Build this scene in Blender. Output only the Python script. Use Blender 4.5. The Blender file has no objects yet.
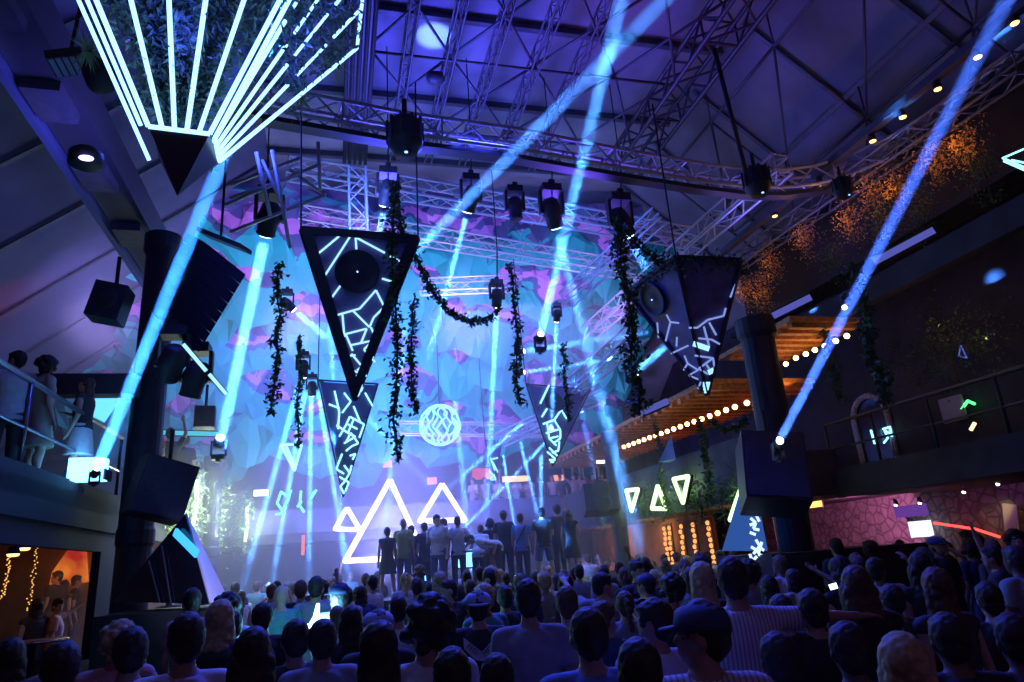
import bpy, bmesh, math, random
from mathutils import Vector, Matrix, noise
random.seed(7)
SC=bpy.context.scene
COL=bpy.context.collection
V=Vector
def rad(a): return math.radians(a)
# ---------------------------------------------------------------- camera (24 mm, tilted up, hall axis = +Y)
p,r,yaw,f=rad(17.7),rad(4.1),rad(-15),683.0
F=V((0,math.cos(p),math.sin(p))); u0=V((0,-math.sin(p),math.cos(p))); r0=V((1,0,0))
U=math.cos(r)*u0+math.sin(r)*r0; R=math.cos(r)*r0-math.sin(r)*u0
YM=Matrix.Rotation(yaw,3,'Z'); F=YM@F; U=YM@U; R=YM@R
O=V((0,0,1.92))
cd=bpy.data.cameras.new('camera'); cam=bpy.data.objects.new('camera',cd); COL.objects.link(cam)
cam.matrix_world=Matrix.Translation(O)@Matrix((R,U,-F)).transposed().to_4x4()
cd.sensor_width=36; cd.lens=24; cd.clip_start=.05
SC.camera=cam
def ray(px,py): return F+R*((px-512)/f)+U*((341-py)/f)
def P(px,py,d): return O+d*ray(px,py)
def RZ(px,py,z): v=ray(px,py); return O+v*((z-O.z)/v.z)
def RY(px,py,y): v=ray(px,py); return O+v*(y/v.y)
def RX(px,py,x): v=ray(px,py); return O+v*(x/v.x)
def RP(px,py,q,n): v=ray(px,py); return O+v*((q-O).dot(n)/v.dot(n))
# ---------------------------------------------------------------- materials
MAT={}
def mat(name,col,rough=.6,metal=0.,var=.0,scale=8.,bump=0.,emis=None,es=0.,spec=.5):
    if name in MAT: return MAT[name]
    m=bpy.data.materials.new(name); m.use_nodes=True; nt=m.node_tree; b=nt.nodes['Principled BSDF']
    b.inputs['Roughness'].default_value=rough; b.inputs['Metallic'].default_value=metal
    b.inputs['Specular IOR Level'].default_value=spec
    c=(*col,1)
    if var or bump:
        tc=nt.nodes.new('ShaderNodeTexCoord'); n=nt.nodes.new('ShaderNodeTexNoise'); n.inputs['Scale'].default_value=scale; n.inputs['Detail'].default_value=4
        nt.links.new(tc.outputs['Object'],n.inputs['Vector'])
        rp=nt.nodes.new('ShaderNodeValToRGB'); rp.color_ramp.elements[0].position=.3; rp.color_ramp.elements[1].position=.7
        rp.color_ramp.elements[0].color=tuple(x*(1-var) for x in col)+(1,); rp.color_ramp.elements[1].color=tuple(min(1,x*(1+var)) for x in col)+(1,)
        nt.links.new(n.outputs[0],rp.inputs[0]); nt.links.new(rp.outputs[0],b.inputs['Base Color'])
        if bump:
            bp=nt.nodes.new('ShaderNodeBump'); bp.inputs['Strength'].default_value=bump; nt.links.new(n.outputs[0],bp.inputs['Height']); nt.links.new(bp.outputs[0],b.inputs['Normal'])
    else: b.inputs['Base Color'].default_value=c
    if emis: b.inputs['Emission Color'].default_value=(*emis,1); b.inputs['Emission Strength'].default_value=es
    MAT[name]=m; return m
def glow(name,col,s):
    if name in MAT: return MAT[name]
    m=bpy.data.materials.new(name); m.use_nodes=True; nt=m.node_tree; nt.nodes.clear()
    o=nt.nodes.new('ShaderNodeOutputMaterial'); e=nt.nodes.new('ShaderNodeEmission'); e.inputs[0].default_value=(*col,1); e.inputs[1].default_value=s
    nt.links.new(e.outputs[0],o.inputs[0]); m.cycles.emission_sampling='NONE'; MAT[name]=m; return m
def volmat(name,den,col=(1,1,1)):
    if name in MAT: return MAT[name]
    m=bpy.data.materials.new(name); m.use_nodes=True; nt=m.node_tree; nt.nodes.clear()
    o=nt.nodes.new('ShaderNodeOutputMaterial'); v=nt.nodes.new('ShaderNodeVolumeScatter'); v.inputs['Density'].default_value=den; v.inputs['Color'].default_value=(*col,1)
    nt.links.new(v.outputs[0],o.inputs['Volume']); MAT[name]=m; return m
DARK=mat('black_plastic',(.035,.032,.045),.55)
DMET=mat('dark_metal',(.06,.06,.075),.45,.3)
ALU=mat('truss_aluminium',(.55,.56,.62),.4,.25)
STEEL=mat('painted_steel',(.10,.10,.13),.5,.3,.2,6)
CABLE=mat('cable_black',(.02,.02,.025),.7)
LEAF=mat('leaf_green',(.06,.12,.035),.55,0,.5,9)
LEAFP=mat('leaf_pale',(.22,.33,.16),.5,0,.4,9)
STEM=mat('vine_stem',(.05,.04,.02),.8)
PANEL=mat('pod_panel_navy',(.15,.14,.42),.45,0,.15,3)
PFRAME=mat('pod_frame_dark',(.02,.02,.05),.5)
NBLUE=glow('neon_ice_blue',(.26,.56,1.0),2.8)
NCYAN=glow('neon_cyan',(.30,.85,1.0),2.2)
NLINE=glow('led_line_pale',(.35,.72,1.0),1.4)
NLINE2=glow('led_line_dim',(.30,.42,1.0),.75)
NPINK=glow('neon_warm_white',(1.0,.80,.78),2.6)
NGREEN=glow('neon_green_white',(.62,1.0,.45),2.6)
WARM=glow('bulb_warm',(1.0,.55,.2),9.)
WHITE=glow('lamp_white_blue',(.45,.75,1.0),14.)
# ---------------------------------------------------------------- mesh builder
class MB:
    def __init__(s): s.v=[]; s.f=[]; s.m=[]
    def add(s,vs,fs,mi=0):
        b=len(s.v); s.v+=[tuple(x) for x in vs]; s.f+=[tuple(b+i for i in q) for q in fs]; s.m+=[mi]*len(fs); return s
    def box(s,c,sx,sy,sz,M=None,mi=0):
        M=M or Matrix.Identity(3); c=V(c)
        vs=[c+M@V((x*sx/2,y*sy/2,z*sz/2)) for x in(-1,1) for y in(-1,1) for z in(-1,1)]
        return s.add(vs,[(0,1,3,2),(4,6,7,5),(0,4,5,1),(2,3,7,6),(0,2,6,4),(1,5,7,3)],mi)
    def bb(s,a,b,mi=0):
        a=V(a);b=V(b); return s.box((a+b)/2,abs(b.x-a.x),abs(b.y-a.y),abs(b.z-a.z),None,mi)
    def cyl(s,a,b,r1,r2=None,n=8,cap=True,mi=0):
        a=V(a);b=V(b); r2=r1 if r2 is None else r2; d=b-a
        if d.length<1e-6: return s
        q=d.to_track_quat('Z','Y').to_matrix(); vs=[]
        for c,rr in((a,r1),(b,r2)):
            for k in range(n):
                t=2*math.pi*k/n; vs.append(c+q@V((rr*math.cos(t),rr*math.sin(t),0)))
        fs=[(k,(k+1)%n,n+(k+1)%n,n+k) for k in range(n)]
        if cap: fs+=[tuple(reversed(range(n))),tuple(range(n,2*n))]
        return s.add(vs,fs,mi)
    def tube(s,pts,rr,n=6,closed=False,mi=0):
        pts=[V(q) for q in pts]
        if closed: pts=pts+[pts[0]]
        for a,b in zip(pts,pts[1:]): s.cyl(a,b,rr,n=n,mi=mi)
        for q in pts[1:-1]: s.ball(q,rr*1.0,6,4,mi=mi)
        return s
    def ball(s,c,rr,n=12,m=8,sc=(1,1,1),M=None,mi=0):
        c=V(c); M=M or Matrix.Identity(3); vs=[]; fs=[]
        for i in range(1,m):
            ph=math.pi*i/m
            for k in range(n):
                t=2*math.pi*k/n; vs.append(c+M@V((rr*sc[0]*math.sin(ph)*math.cos(t),rr*sc[1]*math.sin(ph)*math.sin(t),rr*sc[2]*math.cos(ph))))
        vs+= [c+M@V((0,0,rr*sc[2])),c+M@V((0,0,-rr*sc[2]))]; T=len(vs)-2
        for i in range(m-2):
            for k in range(n): fs.append((i*n+k,i*n+(k+1)%n,(i+1)*n+(k+1)%n,(i+1)*n+k)[::-1])
        for k in range(n): fs.append((T,k,(k+1)%n)); fs.append((T+1,(m-2)*n+(k+1)%n,(m-2)*n+k))
        return s.add(vs,fs,mi)
    def lathe(s,a,axis,prof,n=14,mi=0):   # prof: (dist along axis, radius)
        a=V(a); q=V(axis).normalized().to_track_quat('Z','Y').to_matrix(); vs=[]
        for h,rr in prof:
            for k in range(n):
                t=2*math.pi*k/n; vs.append(a+q@V((rr*math.cos(t),rr*math.sin(t),h)))
        L=len(prof); fs=[(i*n+k,i*n+(k+1)%n,(i+1)*n+(k+1)%n,(i+1)*n+k) for i in range(L-1) for k in range(n)]
        fs+=[tuple(reversed(range(n))),tuple(range((L-1)*n,L*n))]
        return s.add(vs,fs,mi)
    def prism(s,poly,n,t,mi=0):  # polygon extruded by t along n
        n=V(n).normalized()*t; k=len(poly); poly=[V(q) for q in poly]
        vs=poly+[q+n for q in poly]
        return s.add(vs,[tuple(range(k)),tuple(reversed(range(k,2*k)))]+[(i,k+i,k+(i+1)%k,(i+1)%k) for i in range(k)],mi)
    def bar(s,a,b,w,t,nrm,mi=0):  # flat bar a-b, width w in plane, thickness t along nrm
        a=V(a);b=V(b); nrm=V(nrm).normalized(); d=(b-a).normalized(); x=d.cross(nrm).normalized()*w/2
        return s.prism([a-x,a+x,b+x,b-x],nrm,t,mi)
    def leaf(s,c,l,w,nz=None,rnd=random,mi=0):
        c=V(c); d=V((rnd.gauss(0,1),rnd.gauss(0,1),rnd.gauss(-.3,1))).normalized(); x=d.orthogonal().normalized(); x=Matrix.Rotation(rnd.uniform(0,6.28),3,d)@x; k=d.cross(x)*w*.25
        a=c; b=c+d*l*.45+x*w*.5+k; e=c+d*l; g=c+d*l*.45-x*w*.5+k
        return s.add([a,b,e,g],[(0,1,2),(0,2,3)],mi)
    def build(s,name,m,parent=None,smooth=False,origin=None):
        me=bpy.data.meshes.new(name); org=V(origin) if origin is not None else None
        vs=s.v if org is None else [V(q)-org for q in s.v]
        me.from_pydata([tuple(q) for q in vs],[],s.f)
        ms=m if isinstance(m,(list,tuple)) else [m]
        for x in ms: me.materials.append(x)
        if len(ms)>1: me.polygons.foreach_set('material_index',s.m)
        if smooth: me.polygons.foreach_set('use_smooth',[True]*len(me.polygons))
        me.validate(); me.update()
        o=bpy.data.objects.new(name,me); COL.objects.link(o)
        if org is not None: o.location=org
        if parent is not None:
            o.parent=parent
            if org is None: o.matrix_parent_inverse=parent_world(parent).inverted()
        return o
def parent_world(o):
    m=Matrix.LocRotScale(o.location,o.rotation_euler,o.scale)
    return (parent_world(o.parent)@o.matrix_parent_inverse@m) if o.parent else m
def tag(o,label=None,cat=None,group=None,kind=None):
    if label: o['label']=label
    if cat: o['category']=cat
    if group: o['group']=group
    if kind: o['kind']=kind
    return o
def thing(name,label,cat,loc=(0,0,0),group=None):
    o=bpy.data.objects.new(name,None); COL.objects.link(o); o.location=loc; o.empty_display_size=.1
    return tag(o,label,cat,group)
def light(kind,loc,aim,e,col,size=1.,spread=None,angle=None,name='stage_lamp_light',blend=.5,parent=None):
    l=bpy.data.lights.new(name,kind); l.energy=e; l.color=col
    if kind=='AREA':
        l.shape='DISK'; l.size=size
        if spread: l.spread=rad(spread)
    else:
        l.shadow_soft_size=size
        if kind=='SPOT': l.spot_size=rad(angle or 60); l.spot_blend=blend
    o=bpy.data.objects.new(name,l); COL.objects.link(o); o.location=loc; o.visible_camera=False
    if aim is not None: o.rotation_euler=(V(aim)-V(loc)).to_track_quat('-Z','Y').to_euler()
    return o
def struct(name,mb,m): return tag(mb.build(name,m),kind='structure')
#PART2
# ================================================================ THE HALL
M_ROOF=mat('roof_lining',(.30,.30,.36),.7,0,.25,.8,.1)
M_WALL=mat('dark_plaster',(.05,.044,.06),.8,0,.3,2,.2)
M_FLOOR=mat('dark_floor',(.05,.05,.06),.4,0,.3,3)
M_STONE=None
def stonemat():
    m=bpy.data.materials.new('rough_stone'); m.use_nodes=True; nt=m.node_tree; b=nt.nodes['Principled BSDF']; b.inputs['Roughness'].default_value=.85
    tc=nt.nodes.new('ShaderNodeTexCoord'); v=nt.nodes.new('ShaderNodeTexVoronoi'); v.feature='DISTANCE_TO_EDGE'; v.inputs['Scale'].default_value=4.2
    n=nt.nodes.new('ShaderNodeTexNoise'); n.inputs['Scale'].default_value=5
    nt.links.new(tc.outputs['Object'],v.inputs['Vector']); nt.links.new(tc.outputs['Object'],n.inputs['Vector'])
    rp=nt.nodes.new('ShaderNodeValToRGB'); rp.color_ramp.elements[0].color=(.16,.14,.14,1); rp.color_ramp.elements[1].color=(.36,.32,.31,1); rp.color_ramp.elements[1].position=.12
    nt.links.new(v.outputs['Distance'],rp.inputs[0])
    mx=nt.nodes.new('ShaderNodeMixRGB'); mx.blend_type='MULTIPLY'; mx.inputs[0].default_value=.7; nt.links.new(rp.outputs[0],mx.inputs[1]); nt.links.new(n.outputs[0],mx.inputs[2]); nt.links.new(mx.outputs[0],b.inputs['Base Color'])
    bp=nt.nodes.new('ShaderNodeBump'); bp.inputs['Strength'].default_value=.8; bp.inputs['Distance'].default_value=.1; nt.links.new(rp.outputs[0],bp.inputs['Height']); nt.links.new(bp.outputs[0],b.inputs['Normal'])
    return m
M_STONE=stonemat()
struct('floor',MB().bb((-16,-6,-.2),(20,30,0)),M_FLOOR)
# roof: flat crown, two side slopes and the hipped far end
def slab(name,pts,t,m,n=(0,0,1)): return struct(name,MB().prism(pts,n,t),m)
ZR=12.4
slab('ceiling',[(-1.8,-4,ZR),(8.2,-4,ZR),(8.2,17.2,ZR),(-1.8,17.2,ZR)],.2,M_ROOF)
slab('ceiling_left_slope',[(-1.8,-4,ZR),(-1.8,27,ZR),(-11.5,27,4.6),(-11.5,-4,4.6)],.2,mat('roof_lining_left_shaded',(.11,.11,.18),.7,0,.25,.8,.1))  # same roof lining, the left slope's shade put into a darker colour
slab('ceiling_right_slope',[(8.2,-4,ZR),(16.5,-4,5.4),(16.5,27,5.4),(8.2,27,ZR)],.2,mat('roof_lining_right_shaded',(.2,.2,.26),.7,0,.25,.8,.1))  # same lining again, darkened in colour for the dimmer right side
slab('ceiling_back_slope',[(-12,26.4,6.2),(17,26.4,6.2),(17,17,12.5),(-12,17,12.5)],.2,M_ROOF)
struct('wall_back',MB().bb((-13,26.4,0),(18,26.7,6.4)),M_WALL)
struct('wall_left',MB().bb((-11.7,-4,0),(-11.4,27,6)),M_WALL)
struct('wall_right',MB().bb((16.4,-4,0),(16.7,27,6.4)),M_WALL)
# rafters on the slopes, purlins
mb=MB()
for y in [ -1,1.2,3.4,5.6,7.8,10,12.2,14.4,16.6,18.8,21,23.2]:
    mb.bar((-1.8,y,ZR-.06),(-11.4,y,4.62),.10,.16,(-.6,0,-.8))
struct('beam_rafters_left_slope',mb,STEEL)
mb=MB()
for y in [1.2,3.4,5.6,7.8,10,12.2,14.4,16.6]:
    mb.bar((8.2,y,ZR-.06),(16.4,y,5.45),.10,.18,(.6,0,-.8))
for k in range(1,4): mb.bar((8.2+2*k,-3,ZR-1.69*k-.05),(8.2+2*k,17,ZR-1.69*k-.05),.12,.1,(.6,0,-.8))
struct('beam_rafters_right_slope',mb,STEEL)
mb=MB()
for y in [3,5.6,8.2,10.8,13.4,16]: mb.bb((-1.8,y,ZR-.16),(8.2,y+.12,ZR))
struct('beam_purlins_crown',mb,STEEL)
# left gallery: solid lower wall with an alcove, slab
xa=-3.5
ya,yb=RX(-40,560,xa).y,RX(100,560,xa).y
zt=RX(45,547,xa).z; zb=.95
mb=MB()
mb.bb((xa-.12,-2,0),(xa,ya,3.0)).bb((xa-.12,yb,0),(xa,13.2,3.0)).bb((xa-.12,ya,0),(xa,yb,zb)).bb((xa-.12,ya,zt),(xa,yb,3.0))
struct('wall_under_left_gallery',mb,mat('slab_dark',(.02,.018,.03),.8))
struct('slab_left_gallery',MB().bb((-11.4,-2,3.0),(xa+.05,26.4,3.2)).bb((xa-.05,-2,2.75),(xa+.05,26.4,3.34)),mat('slab_dark',(.02,.018,.03),.8))
M_ALC=mat('alcove_brick',(.30,.16,.12),.8,0,.4,3,.3)
YA=yb+6
struct('wall_alcove_back',MB().bb((-7.6,ya-2,0),(-7.4,yb+6,3.0)).bb((-7.6,yb+6,0),(-3.8,yb+6.2,3.0)),M_ALC)
# right gallery, far run: slab, parapet; near run further out with the rough stone wall under it
XR=7.8; XN=9.8
struct('slab_right_gallery',MB().bb((XR,12.0,2.75),(16.4,26.4,3.0)).bb((XN,1,2.66),(16.4,12.0,3.0)).bb((XN-.1,1,2.64),(XN,12.0,3.2)),M_WALL)
struct('wall_right_gallery_parapet',MB().bb((XR,12.0,2.7),(XR+.12,26.4,3.95)).bb((XR,11.9,2.7),(XN,12.0,3.6)),mat('parapet_dark',(.07,.07,.10),.8,0,.3,3))
struct('wall_stone_under_gallery',MB().bb((12.8,3,0),(13.1,26,2.75)),M_STONE)
struct('wall_right_gallery_back',MB().bb((12.4,1,3.0),(12.6,26.3,8.6)),mat('gallery_wall_plum',(.035,.026,.045),.8,0,.3,2))
struct('wall_right_far_lower',MB().bb((9.6,17,0),(9.8,26,2.75)),mat('bar_wall',(.30,.18,.12),.7,0,.4,2))
# slatted wooden ceiling over the right gallery
M_WOOD=mat('amber_wood',(.50,.24,.10),.5,0,.4,12)
mb=MB()
y=12.9
while y<25.5: mb.bb((XR-.05,y,5.12),(10.4,y+.16,5.24)); y+=.42
mb.bb((XR-.1,12.8,5.24),(10.4,25.8,5.34))
struct('ceiling_right_gallery_wood',mb,M_WOOD)
mb=MB(); y=10.9
while y<13.4: mb.bb((8.6,y,5.86),(10.1,y+.14,5.96)); y+=.36
mb.bb((8.5,10.8,5.96),(10.1,13.5,6.06))
struct('ceiling_near_gallery_wood',mb,M_WOOD)
struct('beam_right_gallery_fascia',MB().bb((XN-.12,1,6.05),(XN+.06,13.4,6.5)),M_WALL)
# pillars
def pillar(name,x,y,rr,h):
    struct(name,MB().lathe((x,y,0),(0,0,1),[(0,rr*1.25),(.25,rr*1.25),(.3,rr),(2.5,rr),(2.55,rr*1.08),(2.75,rr*1.08),(2.8,rr),(h-.4,rr),(h-.3,rr*1.2),(h,rr*1.2)],20),mat('pillar_paint',(.03,.033,.07),.5,.1,.2,3))
pillar('pillar_left',-3.05,12.2,.26,7.85)
pillar('pillar_right',7.6,10.65,.3,5.9)
pillar('pillar_far_right',RY(622,547,17.4).x,17.4,.2,5.05)
pillar('pillar_far_left',-3.3,20.5,.24,5.2)
pt=P(0,383,8.9); pu=P(122,392,10.8)
struct('beam_left_gallery_lintel',MB().bb((-11.3,pu.y-.1,pu.z-.05),(-3.1,pu.y+.2,pu.z+.28)),mat('lintel_paint',(.07,.07,.12),.6))
# ================================================================ TRUSSES
def truss_obj(name,label,pts,w=.4,rr=.03,step=.45,m=ALU,h=None,up=V((0,0,1)),group=None,tri=False):
    pts=[V(q) for q in pts]; h=h or w
    # resample
    L=[0]
    for a,b in zip(pts,pts[1:]): L.append(L[-1]+(b-a).length)
    n=max(2,int(L[-1]/step)); out=[]
    for i in range(n+1):
        s=L[-1]*i/n; k=0
        while k<len(L)-2 and L[k+1]<s: k+=1
        t=(s-L[k])/(L[k+1]-L[k]); out.append(pts[k].lerp(pts[k+1],t))
    root=thing(name,label,'truss',out[0],group)
    ch=[[] for _ in range(4)]
    for i,q in enumerate(out):
        d=(out[min(i+1,n)]-out[max(i-1,0)]).normalized(); s=d.cross(up).normalized(); u=s.cross(d).normalized()
        for k,(a,b) in enumerate(((-1,-1),(1,-1),(1,1),(-1,1))):
            ch[k].append(q+s*a*w/2+u*b*h/2)
    for k in range(4):
        mb=MB()
        for a,b in zip(ch[k],ch[k][1:]): mb.cyl(a,b,rr,n=8,cap=False)
        mb.build('chord',m,root,True)
    mb=MB()
    for i in range(n):
        for k in range(4):
            k2=(k+1)%4
            if i%2==0: mb.cyl(ch[k][i],ch[k2][i+1],rr*.55,n=5,cap=False)
            else: mb.cyl(ch[k2][i],ch[k][i+1],rr*.55,n=5,cap=False)
            if i%4==0: mb.cyl(ch[k][i],ch[k2][i],rr*.5,n=5,cap=False)
    mb.build('lattice',m,root)
    return root
# the big ring truss hung over the floor, straight run then curling towards us
ring=[(-2.6,8.2,9.05),(-2.1,9.2,9.05),(-1.2,9.75,9.05)]+[tuple(RZ(a,b,9.05)) for a,b in [(400,130),(512,145),(620,165),(700,178)]]
ring+=[tuple(RZ(a,b,9.05)) for a,b in [(740,183),(780,184),(820,179),(860,166),(900,148),(940,125),(984,97),(1024,68)]]+[(10.9,5.5,9.05)]
truss_obj('ring_truss','large bright curved ring truss spanning the hall under the roof',ring,.42,.035,.42,h=.42)
tk=MB()
rp=[V(q) for q in ring]
for a,b in zip(rp,rp[1:]): tk.bar(a-V((0,0,.33)),b-V((0,0,.33)),.22,.09,(0,0,1))
tag(tk.build('cable_tray',DMET),'dark cable tray hung beneath the large ring truss','cable tray')
# back run of stage trusses
a,b=RY(288,168,14.5),RY(690,238,14.5)
truss_obj('stage_truss','long straight truss carrying the hanging lamps before the painted canopy',[a,b],.42,.033,.5)
a,b=RY(300,215,17),RY(640,272,17)
truss_obj('stage_truss','second cross truss behind the lamps, against the painted canopy',[a,b],.42,.03,.5)
a,b=RY(400,428,22.5),RY(560,431,22.5)
truss_obj('stage_truss','low distant truss just above the glowing wire sphere',[a,b],.4,.03,.55)
truss_obj('lattice_tower','upright lattice tower hanging beside the painted canopy corner',[RY(360,300,12.6),RY(357,170,12.6)],.34,.025,.4,up=V((0,1,0)))
truss_obj('side_truss','pale truss running into depth over the gallery bulbs',[(8.6,10.2,9.1),(7.6,19,8.5)],.4,.03,.5)
truss_obj('side_truss','slanting truss behind the shaded hanging pod',[P(566,300,17),P(660,215,16)],.35,.03,.5)
truss_obj('side_truss','low slanting truss to the side of the light shafts',[P(560,400,18),P(640,330,16)],.4,.03,.5)
truss_obj('side_truss','short truss crossing below the teal fabric, right of the hanging vines',[P(500,440,20),P(600,395,18)],.35,.028,.5)
truss_obj('side_truss','horizontal truss strung behind the vine swag',[P(420,287,18),P(520,283,18)],.35,.028,.5)
# left: low scaffold frame in front of the left roof slope
sc0=thing('scaffold_frame','pale tubular scaffold frame hanging below the neon pyramid plants','scaffold',P(280,200,11))
def sp(*q): return [P(a,b,d) for a,b,d in q]
for q in [((225,205,11),(318,165,11)),((230,185,11.3),(300,158,11.3)),((318,142,11),(320,190,11)),((230,198,11),(290,178,11)),((272,150,10.6),(290,248,10.6)),((256,152,10.6),(270,215,10.6)),((262,160,10.8),(285,210,10.8)),((290,170,11.2),(325,195,11.2)),((325,195,11.2),(230,232,11.2))]:
    x,y=sp(*q); MB().cyl(x,y,.03,n=8).build('scaffold_tube',ALU,sc0,True)
# roof trusses running into depth, with cross-bracing between them
xs=[1.26,2.1,2.94,3.84,4.75]
zz=11.5
for i,x in enumerate(xs):
    truss_obj('roof_truss',['roof truss nearest the dark gutter beam','second roof truss from the dark gutter beam','middle one of the five slim roof trusses','fourth roof truss from the dark gutter beam','slim roof truss nearest the wide black truss'][i],[(x,5.5,zz),(x,14.6,zz)],.16,.022,.5,m=STEEL,h=.3)
br=thing('roof_bracing','dark crossed bracing rods beneath the roof panels','bracing',(3,9,zz))
ys=[6.2,8.6,11,13.4]
for i in range(len(ys)-1):
    for j,(xa_,xb_) in enumerate([(0.5,2.1),(2.1,3.84),(3.84,5.6),(5.6,7.0)]):
        for (c,d) in (((xa_,ys[i]),(xb_,ys[i+1])),((xb_,ys[i]),(xa_,ys[i+1]))):
            MB().cyl((c[0],c[1],zz),(d[0],d[1],zz),.03,n=6).build('rod',STEEL,br,True)
for y in ys: MB().cyl((.4,y,zz-.1),(7,y,zz-.1),.03,n=6).build('rod',STEEL,br,True)
truss_obj('roof_girder','wide black roof girder truss crowded with cables',[(7.1,4.5,11.35),(7.1,14.2,11.35)],.75,.05,.6,m=DMET,h=.55)
gt=thing('gutter_beam','thick dark beam with cables dropping behind the neon pyramid','beam',(.35,9,11.5))
MB().bb((.1,4.5,11.2),(.62,14.5,11.55)).build('beam_box',DMET,gt)
for k in range(5): MB().cyl((.1+.12*k,4.5,11.15),(.1+.12*k,14.5,11.12),.04,n=8).build('conduit',CABLE,gt,True)
# space frame on the right slope
sf=thing('space_frame','dim crossing struts under the right roof slope','bracing',(10,8,9))
def onr(x,y,dz=.9): return V((x,y,ZR-(x-8.2)*.843-dz))
nx=[8.4,10.2,12.0,13.8]; ny=[4.5,7,9.5,12,14.5]
for i in range(len(nx)):
    for j in range(len(ny)):
        a=onr(nx[i],ny[j])
        if i+1<len(nx): MB().cyl(a,onr(nx[i+1],ny[j]),.03,n=6).build('strut',STEEL,sf,True)
        if j+1<len(ny): MB().cyl(a,onr(nx[i],ny[j+1]),.035,n=6).build('strut',STEEL,sf,True)
        if i+1<len(nx) and j+1<len(ny): MB().cyl(a,onr(nx[i+1],ny[j+1]),.025,n=6).build('strut',STEEL,sf,True)
        MB().cyl(a,onr(nx[i],ny[j],.05),.02,n=6).build('strut',STEEL,sf,True)
truss_obj('right_boom','long dim truss slanting below the right roof, past the plants',[RX(1024,62,10.1),RX(720,275,10.1)],.35,.028,.5,m=STEEL)
tag(MB().cyl(P(714,48,10.5),P(746,172,10.8),.035,n=8).build('hanging_rod',CABLE,None,True),'thick black rod dropping from the roof to the ring truss','rod')
# left roof edge beam with lit edge
eb=thing('edge_beam','long blue-edged steel beam slanting above the left gallery','beam',(-3.95,10,8))
MB().bb((-4.0,3,7.85),(-3.9,14.6,8.1)).build('flange',mat('blue_steel',(.22,.26,.5),.35,.6),eb)
MB().bb((-3.88,3,8.0),(-3.3,14.6,8.55)).build('box_girder',DMET,eb)
for y in (6.5,8.2,10,12): MB().bb((-3.85,y,7.86),(-3.4,y+.7,8.0)).build('louvre_plate',STEEL,eb)
# ================================================================ PAINTED CANOPY
def canopymat():
    m=bpy.data.materials.new('painted_fabric'); m.use_nodes=True; nt=m.node_tree; b=nt.nodes['Principled BSDF']; b.inputs['Roughness'].default_value=.6
    uv=nt.nodes.new('ShaderNodeUVMap'); sp_=nt.nodes.new('ShaderNodeSeparateXYZ'); nt.links.new(uv.outputs[0],sp_.inputs[0])
    tc=nt.nodes.new('ShaderNodeTexCoord')
    n=nt.nodes.new('ShaderNodeTexNoise'); n.inputs['Scale'].default_value=.42; n.inputs['Detail'].default_value=3; n.inputs['Distortion'].default_value=1.2
    nt.links.new(tc.outputs['Object'],n.inputs['Vector'])
    vo=nt.nodes.new('ShaderNodeTexVoronoi'); vo.inputs['Scale'].default_value=.7; nt.links.new(tc.outputs['Object'],vo.inputs['Vector'])
    vs=nt.nodes.new('ShaderNodeSeparateColor'); nt.links.new(vo.outputs['Color'],vs.inputs[0])
    a=nt.nodes.new('ShaderNodeMath'); a.operation='MULTIPLY_ADD'; a.inputs[1].default_value=.9; nt.links.new(n.outputs[0],a.inputs[0]); nt.links.new(sp_.outputs['Y'],a.inputs[2])
    c=nt.nodes.new('ShaderNodeMath'); c.operation='MULTIPLY_ADD'; c.inputs[1].default_value=.22; nt.links.new(vs.outputs[0],c.inputs[0]); nt.links.new(a.outputs[0],c.inputs[2])
    d=nt.nodes.new('ShaderNodeMath'); d.operation='SUBTRACT'; d.inputs[1].default_value=.45; nt.links.new(c.outputs[0],d.inputs[0])
    rp=nt.nodes.new('ShaderNodeValToRGB'); e=rp.color_ramp; e.interpolation='CONSTANT'
    e.elements[0].position=0; e.elements[0].color=(.01,.50,.38,1); e.elements[1].position=.50; e.elements[1].color=(.09,.10,.22,1)
    for po,co in ((.60,(.70,.24,.60,1)),(.75,(.13,.11,.30,1)),(.92,(.06,.32,.40,1)),(1.0,(.14,.12,.30,1))):
        q=e.elements.new(po); q.color=co
    nt.links.new(d.outputs[0],rp.inputs[0]); nt.links.new(rp.outputs[0],b.inputs['Base Color'])
    return m
CANM=canopymat()
can=thing('painted_canopy','huge teal and pink painted fabric canopy hung in crumpled rows over the stage','canopy',(1,21,9))
rnd=random.Random(3)
ROWS=7
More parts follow.
